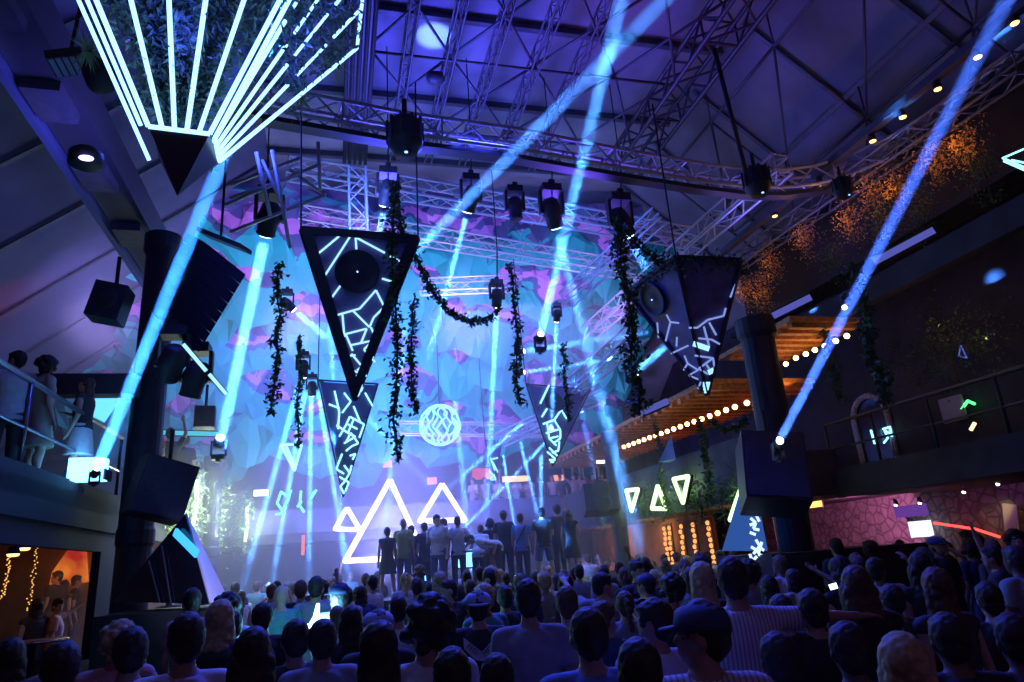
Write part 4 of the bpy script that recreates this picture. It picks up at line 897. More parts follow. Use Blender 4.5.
def proto(key,ra='down',la='down',hair='short',sleeve='short',bottom='jeans',bend=0,fem=False,fine=True,cap=None,turn=0.,stance=.0):
    if key in PROTO: return PROTO[key]
    k=.92 if fem else 1.; vox=.0125 if fine else .02
    aR=[V((x*k,y,z)) for x,y,z in ARM[ra]]; aL=[V((-x*k,y,z)) for x,y,z in ARM[la]]
    lg=[[V((s*.095,0,.92)),V((s*(.105+stance*.6),.02,.50)),V((s*(.11+stance),-.02,.09))] for s in (1,-1)]
    b=MB()
    loft(b,[(.84,.14,.095,0),(.92,.165*(1.03 if fem else 1),.112,0),(1.0,.158,.108,0),(1.10,.135*k,.095,.005),(1.22,.150*k,.108,.01),(1.33,.170*k,.115,.005),(1.41,.165*k,.098,-.005),(1.455,.12*k,.078,-.01),(1.49,.062,.06,-.01),(1.52,.055,.055,0)])
    for s,a in ((1,aR),(-1,aL)):
        b.cyl((s*.03*k,-.01,1.475),a[0]+V((-s*.015,0,.01)),.042*k,.048*k,14); b.ball(a[0],.056*k,14,10); chain(b,a,[.050*k,.039*k,.027]); hand(b,a[2],a[1],fine)
    for l in lg:
        chain(b,l,[.085,.056,.038]); b.ball(l[1].lerp(l[2],.28)+V((0,-.015,0)),.054,12,8,(1,1,2.2))
        b.ball(l[2]+V((0,.055,-.045)),.045,12,8,(.95,2.6,.85)); b.ball(l[2]+V((0,-.02,-.03)),.045,10,6)
    TM=Matrix.Rotation(turn,3,'Z'); hc=V((0,.015,1.64))
    def hd(x,y,z): return hc+TM@V((x,y,z))
    b.cyl((0,0,1.45),hd(0,-.01,-.06),.055*k,.052*k,14)
    b.ball(hd(0,-.012,.02),.1,20,14,(.78,.94,1.05),TM); b.ball(hd(0,.028,-.05),.07,16,10,(.78,.85,1.0),TM); b.ball(hd(0,.055,-.095),.026,10,8,(1.1,1,.8),TM)
    b.add([hd(-.012,.085,.0),hd(.012,.085,.0),hd(0,.086,.03),hd(-.017,.08,-.032),hd(.017,.08,-.032),hd(0,.118,-.025)],[(0,2,1),(0,3,5),(0,5,2),(2,5,1),(1,5,4),(3,4,5),(0,1,4,3)])
    for s in (-1,1):
        b.ball(hd(s*.079,-.005,-.01),.03,10,8,(.35,.75,1.15),TM); b.ball(hd(s*.032,.072,.022),.016,8,6,(1.3,.7,.5),TM)
    b.ball(hd(0,.083,-.058),.018,10,6,(1.5,.6,.45),TM)
    body=remesh(b,vox,3,'person_body')
    # shirt
    sh=MB(); g=.016
    dress=bottom=='dress'
    hem=.60 if dress else (.86 if not fem else .95)
    secs=[] 
    if dress: secs=[(hem,.235,.18,0),(.75,.215,.155,0),(.90,.19,.135,0)]
    else: secs=[(hem,.185,.13,0)]
    secs+=[(1.0,.172 if not fem else .165,.124,0),(1.12,.158*k,.115,.005),(1.22,.168*k,.126,.01),(1.33,.186*k,.131,.005),(1.41,.180*k,.112,-.005),(1.455,.135*k,.09,-.01),(1.487,.078,.072,-.01)]
    loft(sh,secs)
    for s,a in ((1,aR),(-1,aL)):
        sh.ball(a[0],.068*k,14,10); sh.cyl((s*.045*k,-.01,1.462),a[0]+V((-s*.01,0,.012)),.050*k,.060*k,14); sh.cyl((s*.10*k,0,1.36),a[0]+V((0,0,-.02)),.085*k,.062*k,14)
        if sleeve=='short': sh.cyl(a[0],a[0].lerp(a[1],.62),.068*k,.062*k,14)
        elif sleeve=='long': sh.cyl(a[0],a[1],.066*k,.054*k,14); sh.ball(a[1],.054*k,12,8); sh.cyl(a[1],a[1].lerp(a[2],.93),.054*k,.040*k,14)
    shirt=remesh(sh,vox,2,'shirt')
    # trousers
    tr_=MB()
    if not dress:
        if bottom=='skirt': loft(tr_,[(.55,.24,.18,0),(.75,.21,.15,0),(.90,.188,.132,0),(1.03,.165,.118,0)])
        else:
            loft(tr_,[(.82,.165,.118,0),(.92,.182,.128,0),(1.0,.172,.121,0),(1.04,.165,.117,0)])
            for l in lg:
                if bottom=='shorts': tr_.cyl(l[0],l[0].lerp(l[1],.85),.102,.092,14); 
                else: tr_.cyl(l[0],l[1],.100,.075,14); tr_.ball(l[1],.075,12,8); tr_.cyl(l[1],l[1].lerp(l[2],.94),.075,.062,14)
                tr_.ball(l[0],.1,12,8)
        trs=remesh(tr_,vox*1.2,2,'trousers')
    else: trs=None
    so=MB()
    for l in lg:
        so.ball(l[2]+V((0,.06,-.045)),.052,14,8,(.95,2.65,.85)); so.ball(l[2]+V((0,-.02,-.035)),.055,12,8)
    shoes=remesh(so,.014,2,'shoes')
    ha=MB(); hm=None
    if hair!='bald':
        ha.ball(hd(0,-.022,.036),.108,20,14,(.80,.95,1.0),TM)
        if hair=='short': ha.ball(hd(0,-.05,-.01),.088,14,10,(.86,.75,1.0),TM); ha.ball(hd(0,.03,.085),.06,12,8,(1.1,1,.6),TM)
        if hair=='curly':
            rl=random.Random(4)
            for _ in range(46):
                d=V((rl.gauss(0,1),rl.gauss(-.35,.9),rl.gauss(.3,1))).normalized(); 
                if d.y>.5 and d.z<.5: continue
                ha.ball(hd(d.x*.10,d.y*.11-.02,d.z*.11+.03),.04,8,6)
        if hair in('long','longwide'):
            w=1.25 if hair=='longwide' else 1.
            for z,yy,rx in ((-.03,-.055,.088),(-.10,-.062,.088),(-.18,-.07,.092),(-.26,-.078,.09),(-.34,-.085,.075)):
                ha.ball(hd(0,yy,z),1,14,10,(rx*w,.045,.07),TM)
            for s in (-1,1): ha.ball(hd(s*.072*w,-.01,-.09),1,10,8,(.025,.045,.13),TM)
        if hair=='bun': ha.ball(hd(0,-.11,.08),.045,12,8); ha.ball(hd(0,-.05,-.01),.085,14,10,(.88,.75,1.0),TM)
        if hair=='pony':
            for j in range(5): ha.ball(hd(0,-.12-.012*j,.02-.055*j),.036-.003*j,10,8,(1,1,1.4),TM)
            ha.ball(hd(0,-.05,-.01),.085,14,10,(.88,.75,1.0),TM)
        hm=remesh(ha,.010 if fine else .016,1,'hair')
        for v in hm.vertices:
            q=v.co; nn=noise.noise(q*45)*.006+noise.noise(q*18)*.006; v.co=q+V((v.normal.x,v.normal.y,v.normal.z))*nn
            # open the face
    cm=None
    if cap:
        cc=MB(); yb_=-1 if cap=='back' else 1
        cc.lathe(hd(0,-.015,.03),V((0,0,1)),[(0,.106),(.03,.108),(.06,.098),(.085,.07),(.097,.03),(.1,.008)],20); cc.ball(hd(0,-.015,.131),.009,8,6)
        br_=[hd(.075*math.cos(t)*1.0,yb_*(.085+.085*math.sin(t))-.015,.032-.010*math.sin(t)) for t in [math.pi*j/8 for j in range(9)]]
        cc.prism(br_,(0,0,1),.012)
        cm=cc.build('cap',DARK); me=cm.data; bpy.data.objects.remove(cm); cm=me; cm.polygons.foreach_set('use_smooth',[True]*len(cm.polygons))
    ey=MB()
    for s in (-1,1): ey.ball(hd(s*.031,.080,.022),.011,8,6)
    e_=ey.build('eyes',DARK); eye=e_.data; bpy.data.objects.remove(e_)
    if bend:
        for me in (body,shirt,trs,hm,cm,eye):
            if me:
                for v in me.vertices: v.co=bendv(v.co,bend)
    D=dict(body=body,shirt=shirt,trousers=trs,shoes=shoes,hair=hm,cap=cm,eyes=eye,dress=dress)
    PROTO[key]=D; return D
def cmat(name,col,var=.12,sc=14,rough=.8): return mat('cloth_'+name,col,rough,0,var,sc,.12)
CL={'white':(.72,.72,.76),'black':(.035,.033,.04),'grey':(.30,.31,.36),'navy':(.05,.07,.18),'teal':(.10,.33,.33),'pink':(.75,.42,.45),'olive':(.42,.42,.14),'blue':(.16,.25,.55),'pale blue':(.42,.52,.72),'dark':(.07,.06,.08),'denim':(.12,.16,.30),'beige':(.45,.38,.30),'red':(.45,.07,.08)}
SK={'light':(.55,.36,.28),'tan':(.42,.26,.19),'deep':(.18,.10,.07)}
HR={'dark':(.040,.028,.025),'brown':(.11,.06,.035),'blond':(.50,.36,.18),'grey':(.35,.33,.33)}
def stripes():
    m=bpy.data.materials.new('cloth_striped'); m.use_nodes=True; nt=m.node_tree; b=nt.nodes['Principled BSDF']; b.inputs['Roughness'].default_value=.8
    tc=nt.nodes.new('ShaderNodeTexCoord'); w=nt.nodes.new('ShaderNodeTexWave'); w.inputs['Scale'].default_value=14; w.inputs['Distortion'].default_value=.4
    nt.links.new(tc.outputs['Object'],w.inputs[0]); rp=nt.nodes.new('ShaderNodeValToRGB'); rp.color_ramp.elements[0].color=(.33,.36,.5,1); rp.color_ramp.elements[1].color=(.75,.75,.8,1); rp.color_ramp.elements[0].position=.2; rp.color_ramp.elements[1].position=.4
    nt.links.new(w.outputs[0],rp.inputs[0]); nt.links.new(rp.outputs[0],b.inputs['Base Color']); return m
STR=stripes()
PEOPLE=0
def setm(o,m):
    if not o.data.materials: o.data.materials.append(m)
    o.material_slots[0].link='OBJECT'; o.material_slots[0].material=m
def person(D,loc,rz,sc,label,shirt='black',bottom='dark',hair='dark',skin='light',group=None,cap='navy',smat=None,tilt=0,eyes=False,shoes=True):
    global PEOPLE; PEOPLE+=1
    o=bpy.data.objects.new('person',D['body']); COL.objects.link(o); o.location=loc; o.rotation_euler=(0,tilt,rz); o.scale=(sc*random.uniform(.97,1.08),)*2+(sc,)
    tag(o,label,'person',group); setm(o,mat('skin_'+skin,SK[skin],.5,0,.08,10))
    def ch(nm,me,m):
        c=bpy.data.objects.new(nm,me); COL.objects.link(c); c.parent=o; setm(c,m); return c
    ch('dress' if D['dress'] else 'shirt',D['shirt'],smat or cmat(shirt,CL[shirt]))
    if D['trousers']: ch('trousers',D['trousers'],cmat(bottom,CL[bottom]))
    if D['hair'] : ch('hair',D['hair'],mat('hair_'+hair,HR[hair],.6,0,.35,30,.4))
    if D['cap']: ch('cap',D['cap'],cmat(cap,CL[cap]))
    if shoes: ch('shoes',D['shoes'],cmat('dark',CL['dark']))
    if eyes: ch('eyes',D['eyes'],mat('eye_white',(.5,.5,.5),.3))
    return o
PR_={}
def pr(k):
    defs=dict(
    m_down=dict(),m_front=dict(ra='front',la='front'),m_phone=dict(ra='phone',la='down'),m_up=dict(ra='up',la='down',sleeve='short'),m_both=dict(ra='upout',la='up'),
    m_reach=dict(ra='reach',la='down',stance=.05),m_long=dict(ra='front',la='down',sleeve='long'),m_bald=dict(hair='bald'),m_curly=dict(hair='curly',ra='front'),
    m_capb=dict(cap='back'),m_capf=dict(cap='front',turn=1.25,hair='short'),m_turn=dict(turn=.9,ra='front'),m_turn2=dict(turn=-1.0,la='point'),
    m_shorts=dict(bottom='shorts',stance=.08,ra='front'),m_lean=dict(ra='front',la='front',bend=.42),m_stoop=dict(ra='front',la='down',bend=1.25,stance=.08),m_hip=dict(ra='hip',la='down'),
    m_sit=dict(ra='front',la='front',turn=.3),
    f_long=dict(fem=True,hair='long',sleeve='none'),f_wide=dict(fem=True,hair='longwide',sleeve='none',ra='front',bottom='dress'),f_dress=dict(fem=True,hair='bun',sleeve='none',bottom='dress',stance=.06),
    f_pony=dict(fem=True,hair='pony',sleeve='short',ra='phone'),f_up=dict(fem=True,hair='long',sleeve='none',ra='up',la='up'),f_skirt=dict(fem=True,hair='longwide',sleeve='none',bottom='skirt',ra='front',turn=.7),f_curly=dict(fem=True,hair='curly',sleeve='short',bottom='skirt',la='hip',turn=.5))
    return proto(k,**defs[k])
occupied=[]
# --- dancers up on the platform
PZ=1.28; PYY=16.2
plat=thing('dance_platform','dark raised platform table carrying the row of dancers','platform',(3,PYY,0))
MB().bb((.3,PYY-.8,PZ-.12),(6.2,PYY+.8,PZ)).build('platform_top',mat('platform_top',(.08,.08,.10),.35),plat)
for x in (.6,2.4,4.2,5.9):
    for y in (PYY-.6,PYY+.6): MB().cyl((x,y,0),(x,y,PZ-.12),.06,n=10).build('leg',DMET,plat,True)
MB().bb((.4,PYY-.75,.1),(6.1,PYY-.7,PZ-.12)).build('front_skirt',M_WALL,plat)
PD=[ # px, head_top_y, proto, shirt,bottom,hair,skin,rz,dy,label
(387,528,'f_dress','black','dark','dark','tan',.1,0,'person in a short black sleeveless dress at the end of the platform row'),
(403,519,'m_bald','olive','denim','brown','tan',-.5,.1,'person in an olive yellow tee standing beside the black dress on the platform'),
(411,526,'m_down','dark','dark','dark','tan',.3,.45,'person in dark clothes mostly behind the olive tee on the platform'),
(424,523,'m_down','black','dark','dark','light',.5,.5,'person in black squeezed behind the striped shirt on the platform'),
(437,515,'m_turn','white','denim','dark','light',2.6,0,'person in a striped white shirt looking down, facing the hall from the platform'),
(443,519,'m_down','navy','dark','dark','light',1.5,.5,'person half hidden between the striped shirt and the white shirt'),
(457,517,'m_hip','white','dark','dark','tan',.0,0,'person in a loose white shirt, back turned, tallest white shirt on the platform'),
(477,524,'m_lean','white','dark','dark','light',-.5,.1,'person in a white shirt leaning over, holding on to a neighbour on the platform'),
(489,520,'m_curly','black','dark','dark','tan',.6,.45,'person with bushy dark hair behind the leaning white shirt'),
(503,511,'m_hip','black','dark','brown','light',-.3,.2,'person in a black tee just above the stooping white back'),
(498,548,'m_stoop','white','dark','dark','light',1.3,-.45,'person in a white top bent deep forward at the platform edge'),
(520,514,'m_down','blue','dark','dark','light',-.4,0,'person in a blue tee with a dark shoulder strap on the platform'),
(541,508,'m_down','black','denim','dark','light',.0,-.1,'person in a black tee and blue shorts planted wide on the platform'),
(556,505,'m_up','dark','dark','dark','tan',.3,.5,'person with one arm raised behind the long haired dancer'),
(568,510,'f_wide','black','dark','brown','light',-.6,.0,'person with long light-brown hair in a black dress, last of the platform row')]
for px,hy,k,s_,b_,h_,sk,rz,dy,lb in PD:
    q=RY(px,hy,PYY+dy); sc=(q.z-PZ)/1.76
    if k=='m_stoop': sc=.98
    sc=max(.86,min(1.1,sc))
    o=person(pr(k) if not(px==541) else pr('m_shorts'),(q.x,q.y,PZ),rz,sc,lb,s_,b_,h_,sk,smat=STR if px==437 else None,eyes=(px==437))
    if px==520:
        me=MB(); 
        for i in range(14):
            t=i/14; a=V((.14-.26*t,-.135-.01*math.sin(t*3),1.46-.42*t)); b=V((.14-.26*(t+1/14),-.135-.01*math.sin((t+1/14)*3),1.46-.42*(t+1/14))); me.bar(a,b,.035,.012,(0,-1,0))
        c=me.build('shoulder_strap',DARK); c.parent=o
# --- the nearest crowd, each placed as seen: head centre px,py and distance
NEAR=[
(528,600,4.4,'m_down','grey','dark','dark','tan',0,'broad person in a plain blue-grey tee, back turned, in the centre of the nearest crowd'),
(478,607,5.3,'m_capb','black','dark','dark','light',0,'person in a pale backwards cap and black tee with a white winged chevron print'),
(589,636,3.1,'m_down','blue','dark','dark','tan',.1,'dark head and dim blue shoulders of a person beside the broad grey tee'),
(654,622,3.7,'m_turn','white','dark','dark','tan',.2,'person in a crumpled white shirt with shades pushed up in the hair'),
(733,580,4.1,'m_reach','pale blue','dark','dark','tan',0,'tall person in a pale pleated shirt with one arm stretched out sideways'),
(700,634,2.7,'m_capf','dark','dark','dark','tan',.0,'person in a dark peaked cap turned aside, standing before the pale pleated shirt'),
(567,604,4.9,'m_long','beige','dark','brown','light',.1,'person in a patterned light top just past the grey tee'),
(427,628,3.3,'m_curly','white','dark','dark','tan',.4,'bushy haired person with a pale towel-like shirt over the shoulder'),
(452,678,2.75,'m_down','black','dark','dark','tan',0,'dark round head low at the frame bottom, below the chevron print'),
(497,682,2.9,'f_long','black','dark','dark','tan',.2,'dark haired person at the bottom beside the round head under the chevron print'),
(379,652,2.9,'f_long','dark','dark','dark','light',-.2,'long dark haired person low in the crowd beneath the white tee'),
(186,640,3.4,'m_down','white','dark','dark','tan',.1,'person in a plain white tee with a tiny dark emblem at the neck'),
(905,668,2.35,'f_long','grey','dark','blond','light',.0,'light haired person at the very bottom under the dark crowd'),
(938,588,4.2,'f_long','dark','dark','brown','light',.4,'person with long hair rimmed by blue light on one side'),
(857,586,4.3,'f_wide','black','dark','brown','tan',.1,'large round head of hair next to the glowing phone'),
(893,600,5.0,'m_down','dark','dark','dark','tan',.2,'dim figure between the blue-rimmed hair and the round head'),
(813,610,4.0,'m_down','black','dark','dark','tan',.3,'near black figure below the glowing phone'),
(782,612,4.6,'m_down','black','dark','dark','tan',.1,'near black figure past the outstretched hand'),
(990,600,4.4,'m_down','black','dark','dark','tan',.1,'near black figure by the frame edge among the dark crowd'),
(233,626,6.0,'m_down','pink','dark','dark','light',.2,'person in a pinkish top beside the pale pyramid face'),
(281,596,8.0,'m_bald','teal','dark','grey','light',.1,'bald person in a teal tee in the blue lit crowd'),
(262,618,5.8,'m_down','black','dark','dark','tan',-.1,'dark figure between the pink top and the teal tee'),
(316,588,8.2,'m_down','grey','dark','dark','light',-.2,'dark haired person directly in front of the glowing cyan jet'),
(338,596,7.2,'m_capf','white','dark','dark','light',-.2,'person in a peaked cap and whitish top near the cyan jet'),
(322,641,4.0,'m_down','grey','dark','dark','tan',.1,'dark head silhouetted right on the white cyan jet'),
(351,622,5.2,'f_long','black','dark','dark','tan',.1,'long dark hair silhouetted between the jet and the white tee'),
(398,610,6.0,'m_down','white','dark','dark','light',.0,'person in a white tee in the crowd under the black dress'),
(378,628,4.6,'m_capb','black','dark','dark','tan',.1,'person with a pale cap in front of the white tee'),
(295,640,4.2,'m_down','black','dark','dark','tan',.3,'black figure beside the silhouetted head of the jet'),
(252,655,3.2,'f_wide','black','dark','dark','tan',.1,'dark long haired person low between the white tee and the jet'),
(130,652,3.6,'m_down','dark','dark','dark','tan',.1,'barely lit figure in the dark corner under the alcove'),
(60,668,3.3,'m_down','black','dark','dark','tan',.1,'barely lit figure in the bottom corner by the booth table'),
(625,605,6.0,'f_pony','grey','dark','brown','light',.1,'person with tied-up hair raising a hand in front of the far pillar'),
(604,618,4.9,'m_down','navy','dark','brown','light',-.9,'person in navy beside the crumpled white shirt'),
(672,590,6.2,'m_curly','dark','dark','dark','tan',.1,'bushy haired dim figure behind the crumpled white shirt'),
(645,585,7.5,'m_capf','navy','dark','dark','light',-.3,'person in a blue peaked cap behind the bushy hair'),
(770,588,6.4,'f_long','dark','dark','dark','tan',.1,'dim long haired figure beneath the blue printed pyramid'),
(505,598,7.0,'m_down','black','dark','dark','tan',.1,'dark head between the chevron cap and the grey tee'),
(448,590,8.2,'m_turn2','dark','dark','dark','light',2.9,'person facing the camera under the platform edge'),
(690,578,8.0,'f_skirt','grey','dark','brown','light',.2,'person with wavy hair in the crowd before the parapet'),
(950,640,3.0,'m_down','black','dark','dark','deep',.1,'near black figure low at the side by the light haired head'),
(1015,640,3.0,'m_down','black','dark','dark','deep',.1,'near black figure cut by the frame edge'),
(850,650,2.9,'m_down','black','dark','dark','deep',.1,'near black figure low beside the light haired head'),
(780,660,2.9,'m_down','navy','dark','dark','deep',.1,'near black figure low before the outstretched arm'),
(640,672,2.5,'m_down','dark','dark','dark','deep',.1,'dark head at the frame bottom under the crumpled white shirt') ,
]
NEARO={}
for px,py,d,k,s_,b_,h_,sk,rz,lb in NEAR:
    q=P(px,py,d); sc=max(.80,min(1.16,q.z/1.65)); ang=math.atan2(q.x,q.y)
    fz=max(0,q.z-1.65*sc) 
    o=person(pr(k),(q.x,q.y,fz if fz>.05 else 0),-ang*.6+rz,sc,lb,s_,b_,h_,sk,cap='pale blue' if 'backwards' in lb or 'pale cap' in lb else 'navy',shoes=True,smat=STR if 'pleated' in lb else None)
    occupied.append((q.x,q.y)); NEARO[px]=o
# winged chevron print on the black tee
o=NEARO[478]
TXT=cmat('print_white',(.75,.75,.8))
for s in (-1,1):
    a=V((s*.002,-.152,1.235)); b=V((s*.125,-.138,1.335))
    c=MB().prism([V((s*.0,-.148,1.27)),V((s*.0,-.148,1.335)),V((s*.13,-.134,1.445)),V((s*.13,-.134,1.365)),V((s*.055,-.145,1.283))],(0,-1,0),.012).build('chevron_wing',TXT); c.parent=o
for s,tx in ((-1,'FEEL'),(1,'MORE')):
    cu=bpy.data.curves.new('print_lettering','FONT'); cu.body=tx; cu.size=.052; cu.align_x='CENTER'; cu.align_y='CENTER'; cu.extrude=.001; cu.materials.append(cmat('black',CL['black']))
    t0_=bpy.data.objects.new('tmp',cu); COL.objects.link(t0_); dg=bpy.context.evaluated_depsgraph_get(); dg.update(); tme=bpy.data.meshes.new_from_object(t0_.evaluated_get(dg)); bpy.data.objects.remove(t0_)
    t=bpy.data.objects.new('print_lettering',tme); COL.objects.link(t); t.parent=o; t.location=(s*.066,-.166,1.356); t.rotation_euler=(rad(90),-rad(40)*s,0)
c=MB().box((0,-.128,1.40),.025,.012,.035).build('neck_emblem',CABLE); c.parent=NEARO[186]
c=MB().tube([V((-.07,.06,1.755)),V((-.03,.085,1.765)),V((.03,.085,1.765)),V((.07,.06,1.755))],.012,6).build('sunglasses',mat('shades',(.1,.1,.12),.1,.5)); c.parent=NEARO[654]
# --- the packed crowd
rnd=random.Random(11)
kinds=['m_down']*5+['m_front']*3+['m_phone','m_up','m_curly','m_curly','m_capb','m_turn','m_turn2','f_long','f_long','f_pony','f_long','m_front','m_long','f_skirt','m_bald','m_long','f_wide']
cols=['black','black','dark','white','white','grey','navy','pale blue','dark','beige','teal','black','pink']
zones=[('on the floor before the neon triangles',lambda x,y:y>16.9),('between fan shafts and platform',lambda x,y:x<1.5),('in the crowd under the platform',lambda x,y:x<5.6),('by the green neon parapet',lambda x,y:True)]
hn={'m_bald':'shaven headed person','m_capb':'capped person','m_curly':'bushy haired person','f_long':'long haired person','f_wide':'wavy haired person in a dress','f_skirt':'wavy haired person in a skirt','f_pony':'pony-tailed person raising a phone hand','f_up':'long haired person with both arms up','m_up':'person with one fist up','m_both':'person with both arms thrown up','m_phone':'person holding up a hand','m_turn':'person with folded arms looking aside','m_turn2':'person pointing aside','m_long':'person in a long sleeved top','m_front':'short haired person with raised forearms','m_down':'short haired person'}
n_c=0; tries=0
E_=[]
y=5.4
while y<25 and len(E_)<400:
    x=-3.0
    while x<12:
        X,Y=x+rnd.uniform(-.28,.28),y+rnd.uniform(-.28,.28)
        x+=.74+.012*y
        px,py=pix(V((X,Y,1.65)))
        if not(-10<px<1034) or py>690: continue
        if Y<12 and X>11.4: continue
        if Y<12.1 and X<-1.0 and Y>9.2: continue
        if 5.6<Y<12.1 and X<-1.9: continue
        if X<-2.9 : continue
        if Y>12 and X>7.4 and Y<13: continue
        if 9.6<Y<11.9 and 6.3<X<9.8: continue
        if Y>12 and X>9.3: continue
        if abs(Y-PYY)<1.15 and .1<X<6.3: continue
        if any((X-a)**2+(Y-b)**2<.55**2 for a,b in occupied): continue
        if (X+3.05)**2+(Y-12.2)**2<.4 or (X-7.6)**2+(Y-10.65)**2<.5 or (X-7.5)**2+(Y-17.4)**2<.5: continue
        if .3<X<6 and Y>17.2 and Y<17.9 and False: continue
        E_.append((X,Y)); occupied.append((X,Y))
    y+=.72+.035*y
for X,Y in E_:
    if n_c>=232: break
    n_c+=1
    k=rnd.choice(kinds); s_=rnd.choice(cols); h_=rnd.choice(['dark','dark','dark','brown','blond'] if Y<20 else ['dark','dark','brown'])
    right= X>6.3 and Y<12
    if right: s_=rnd.choice(['black','dark','black','navy']); 
    if right: zn='before the purple stone wall'
    else: zn=[z for z,t in zones if t(X,Y)][0]
    sc=rnd.gauss(1.0,.045)*(.95 if k[0]=='f' else 1); sc=max(.88,min(1.09,sc))
    lb='%s wearing %s %s'%(hn[k],{'dark':'charcoal'}.get(s_,s_),zn)
    if k in('m_capb',): lb='capped person wearing %s %s'%({'dark':'charcoal'}.get(s_,s_),zn)
    grp=lb.replace('person','people')
    person(pr(k),(X,Y,0),rnd.gauss(0,.35)+(2.9 if rnd.random()<.08 else 0)+ .12,sc,lb,s_,rnd.choice(['dark','denim','black']),h_,rnd.choice(['light','tan','tan','deep']),group=grp,shoes=False,tilt=rnd.gauss(0,.03))
# --- guests on the left gallery
GZ=3.2
def ongal(px,py_head,x): q=RX(px,py_head,x); return q
def atz(px,py,d,base,k,s_,b_,h_,sk,rz,lb,**kw):
    q=P(px,py,d); sc=max(.82,min(1.12,(q.z-base)/1.65)); return person(pr(k),(q.x,q.y,base),rz,sc,lb,s_,b_,h_,sk,**kw)
atz(16,360,9.2,GZ,'m_turn','white','dark','dark','tan',.5,'person in a white tee turned away on the left gallery')
atz(46,367,9.4,GZ,'f_curly','beige','beige','dark','light',-.8,'person with bushy bobbed hair in a patterned dress leaning at the gallery rail')
atz(87,385,9.9,GZ,'f_skirt','black','white','brown','light',1.5,'long haired person in a black top and sparkling white skirt holding a small bag')
for i,(a,b,d,k,s_) in enumerate([(151,428,14.2,'m_front','red'),(170,434,14.8,'m_up','black'),(185,440,15.6,'m_down','dark')]):
    atz(a,b,d,GZ,k,s_,'dark','dark','light',.4*i,['red lit guest leaning by the far rail','guest in black raising a hand by the far rail','guest in charcoal nearest the orb on the far rail'][i],shoes=False)
for i,(a,b,d) in enumerate([(213,466,0),(200,458,0)]): d=(RX(a,b,-3.8)-O).dot(F); atz(a,b,d,GZ,'m_front',['white','pink'][i],'dark','dark','light',1.2,['pale topped guest above the furthest lit plant','pinkish topped guest above the fan foot'][i],shoes=False)
# alcove guests
for i,(a,b,x,k,s_,lb) in enumerate([(57,577,1.2,'m_turn','black','dark guest silhouetted on the left side of the glowing artwork'),(64,586,.9,'f_long','dark','shorter dark guest between two taller ones before the glowing artwork'),(76,581,.6,'m_down','black','dark guest silhouetted at the bright corner of the glowing artwork'),(36,607,-4.7,'f_long','dark','dim guest seated low by the bead strings'),(57,606,-4.5,'m_turn2','pink','seated guest in a pinkish top with folded arms at the booth table')]):
    q=RX(a,b,x) if x<0 else RY(a,b,YA-x); sc=.98; zb_=q.z-1.65*sc
    o=person(pr(k),(q.x,q.y,zb_),[1.2,-.5,-1.2,1.0,-1.3][i],sc,lb,s_,'dark','dark','light',shoes=False)
struct('slab_alcove_floor',MB().bb((-7.5,6,0),(-5.3,18,.62)),M_FLOOR)
# far gallery + DJ zone people behind the stage
for i in range(14):
    a=474+i*11+random.uniform(-3,3); q=RY(a,500+random.uniform(-5,4),24.4); 
    person(pr(random.choice(['m_up','m_down','m_both','f_long','m_front'])),(q.x,q.y,3.2),3.0+random.gauss(0,.4),min(1.1,max(.9,(q.z-3.2)/1.65)),'distant pinkish lit guest on the back stage gallery',random.choice(['white','pink','dark','red']),'dark','dark','light',group='distant guests on the back stage gallery',shoes=False)
# glowing phones
for px,py,d,lb in [(833,584,4.6,'white glowing phone screen held up in the dark crowd'),]:
    c=P(px,py,d); o=thing('mobile_phone',lb,'phone',c); n=(O-c).normalized(); MB().bar(c-V((.035,0,.02)),c+V((.035,0,-.012)),.045,.008,n).build('phone_body',DARK,o); MB().bar(c-V((.03,0,.02))+n*.01,c+V((.03,0,-.012))+n*.01,.035,.002,n).build('lit_screen',glow('phone_white',(.8,.85,1),4),o)
# small bag held by the gallery girl
c=P(79,420,9.7); o=thing('clutch_bag','small glittery clutch held by the long haired gallery guest','bag',c); MB().box(c,.24,.08,.1,Matrix.Rotation(-.25,3,'Y')).build('bag_body',mat('glitter',(.7,.7,.8),.25,.6,.4,60),o); MB().tube([c+V((-.1,0,.05)),c+V((0,0,.14)),c+V((.1,0,.05))],.006).build('strap',DARK,o)
# cyan CO2 jet in the crowd: a lit flame-shaped nozzle plume
jt=thing('stage_flare','bright white-cyan flame shaped jet flaring out of the crowd','flare',P(317,640,7.0))
q=P(317,632,6.9); qq=lambda a,b:P(a,b,6.9)
for k,(pl,wd) in enumerate([([(317,640),(312,628),(316,618),(318,604)],.07),([(306,638),(309,630),(308,624)],.035),([(328,640),(324,630),(329,622)],.035)]):
    pts=[qq(a,b) for a,b in pl]; mb=MB()
    for i in range(len(pts)-1): mb.cyl(pts[i],pts[i+1],wd*(1-i/len(pts)),wd*(1-(i+1)/len(pts)),n=10)
    mb.build('flame_tongue',glow('jet_white',(.45,.85,1),5),jt,True)
light('POINT',qq(317,625),None,80,(.15,.6,1),.15,name='jet_light')
tag(MB().ball(P(348,637,6.2),.045,10,8).build('glow_orb',glow('orb_cyan',(.05,.6,.9),1.5),None,True),'small round cyan light held among the crowd next to the jet','lamp')
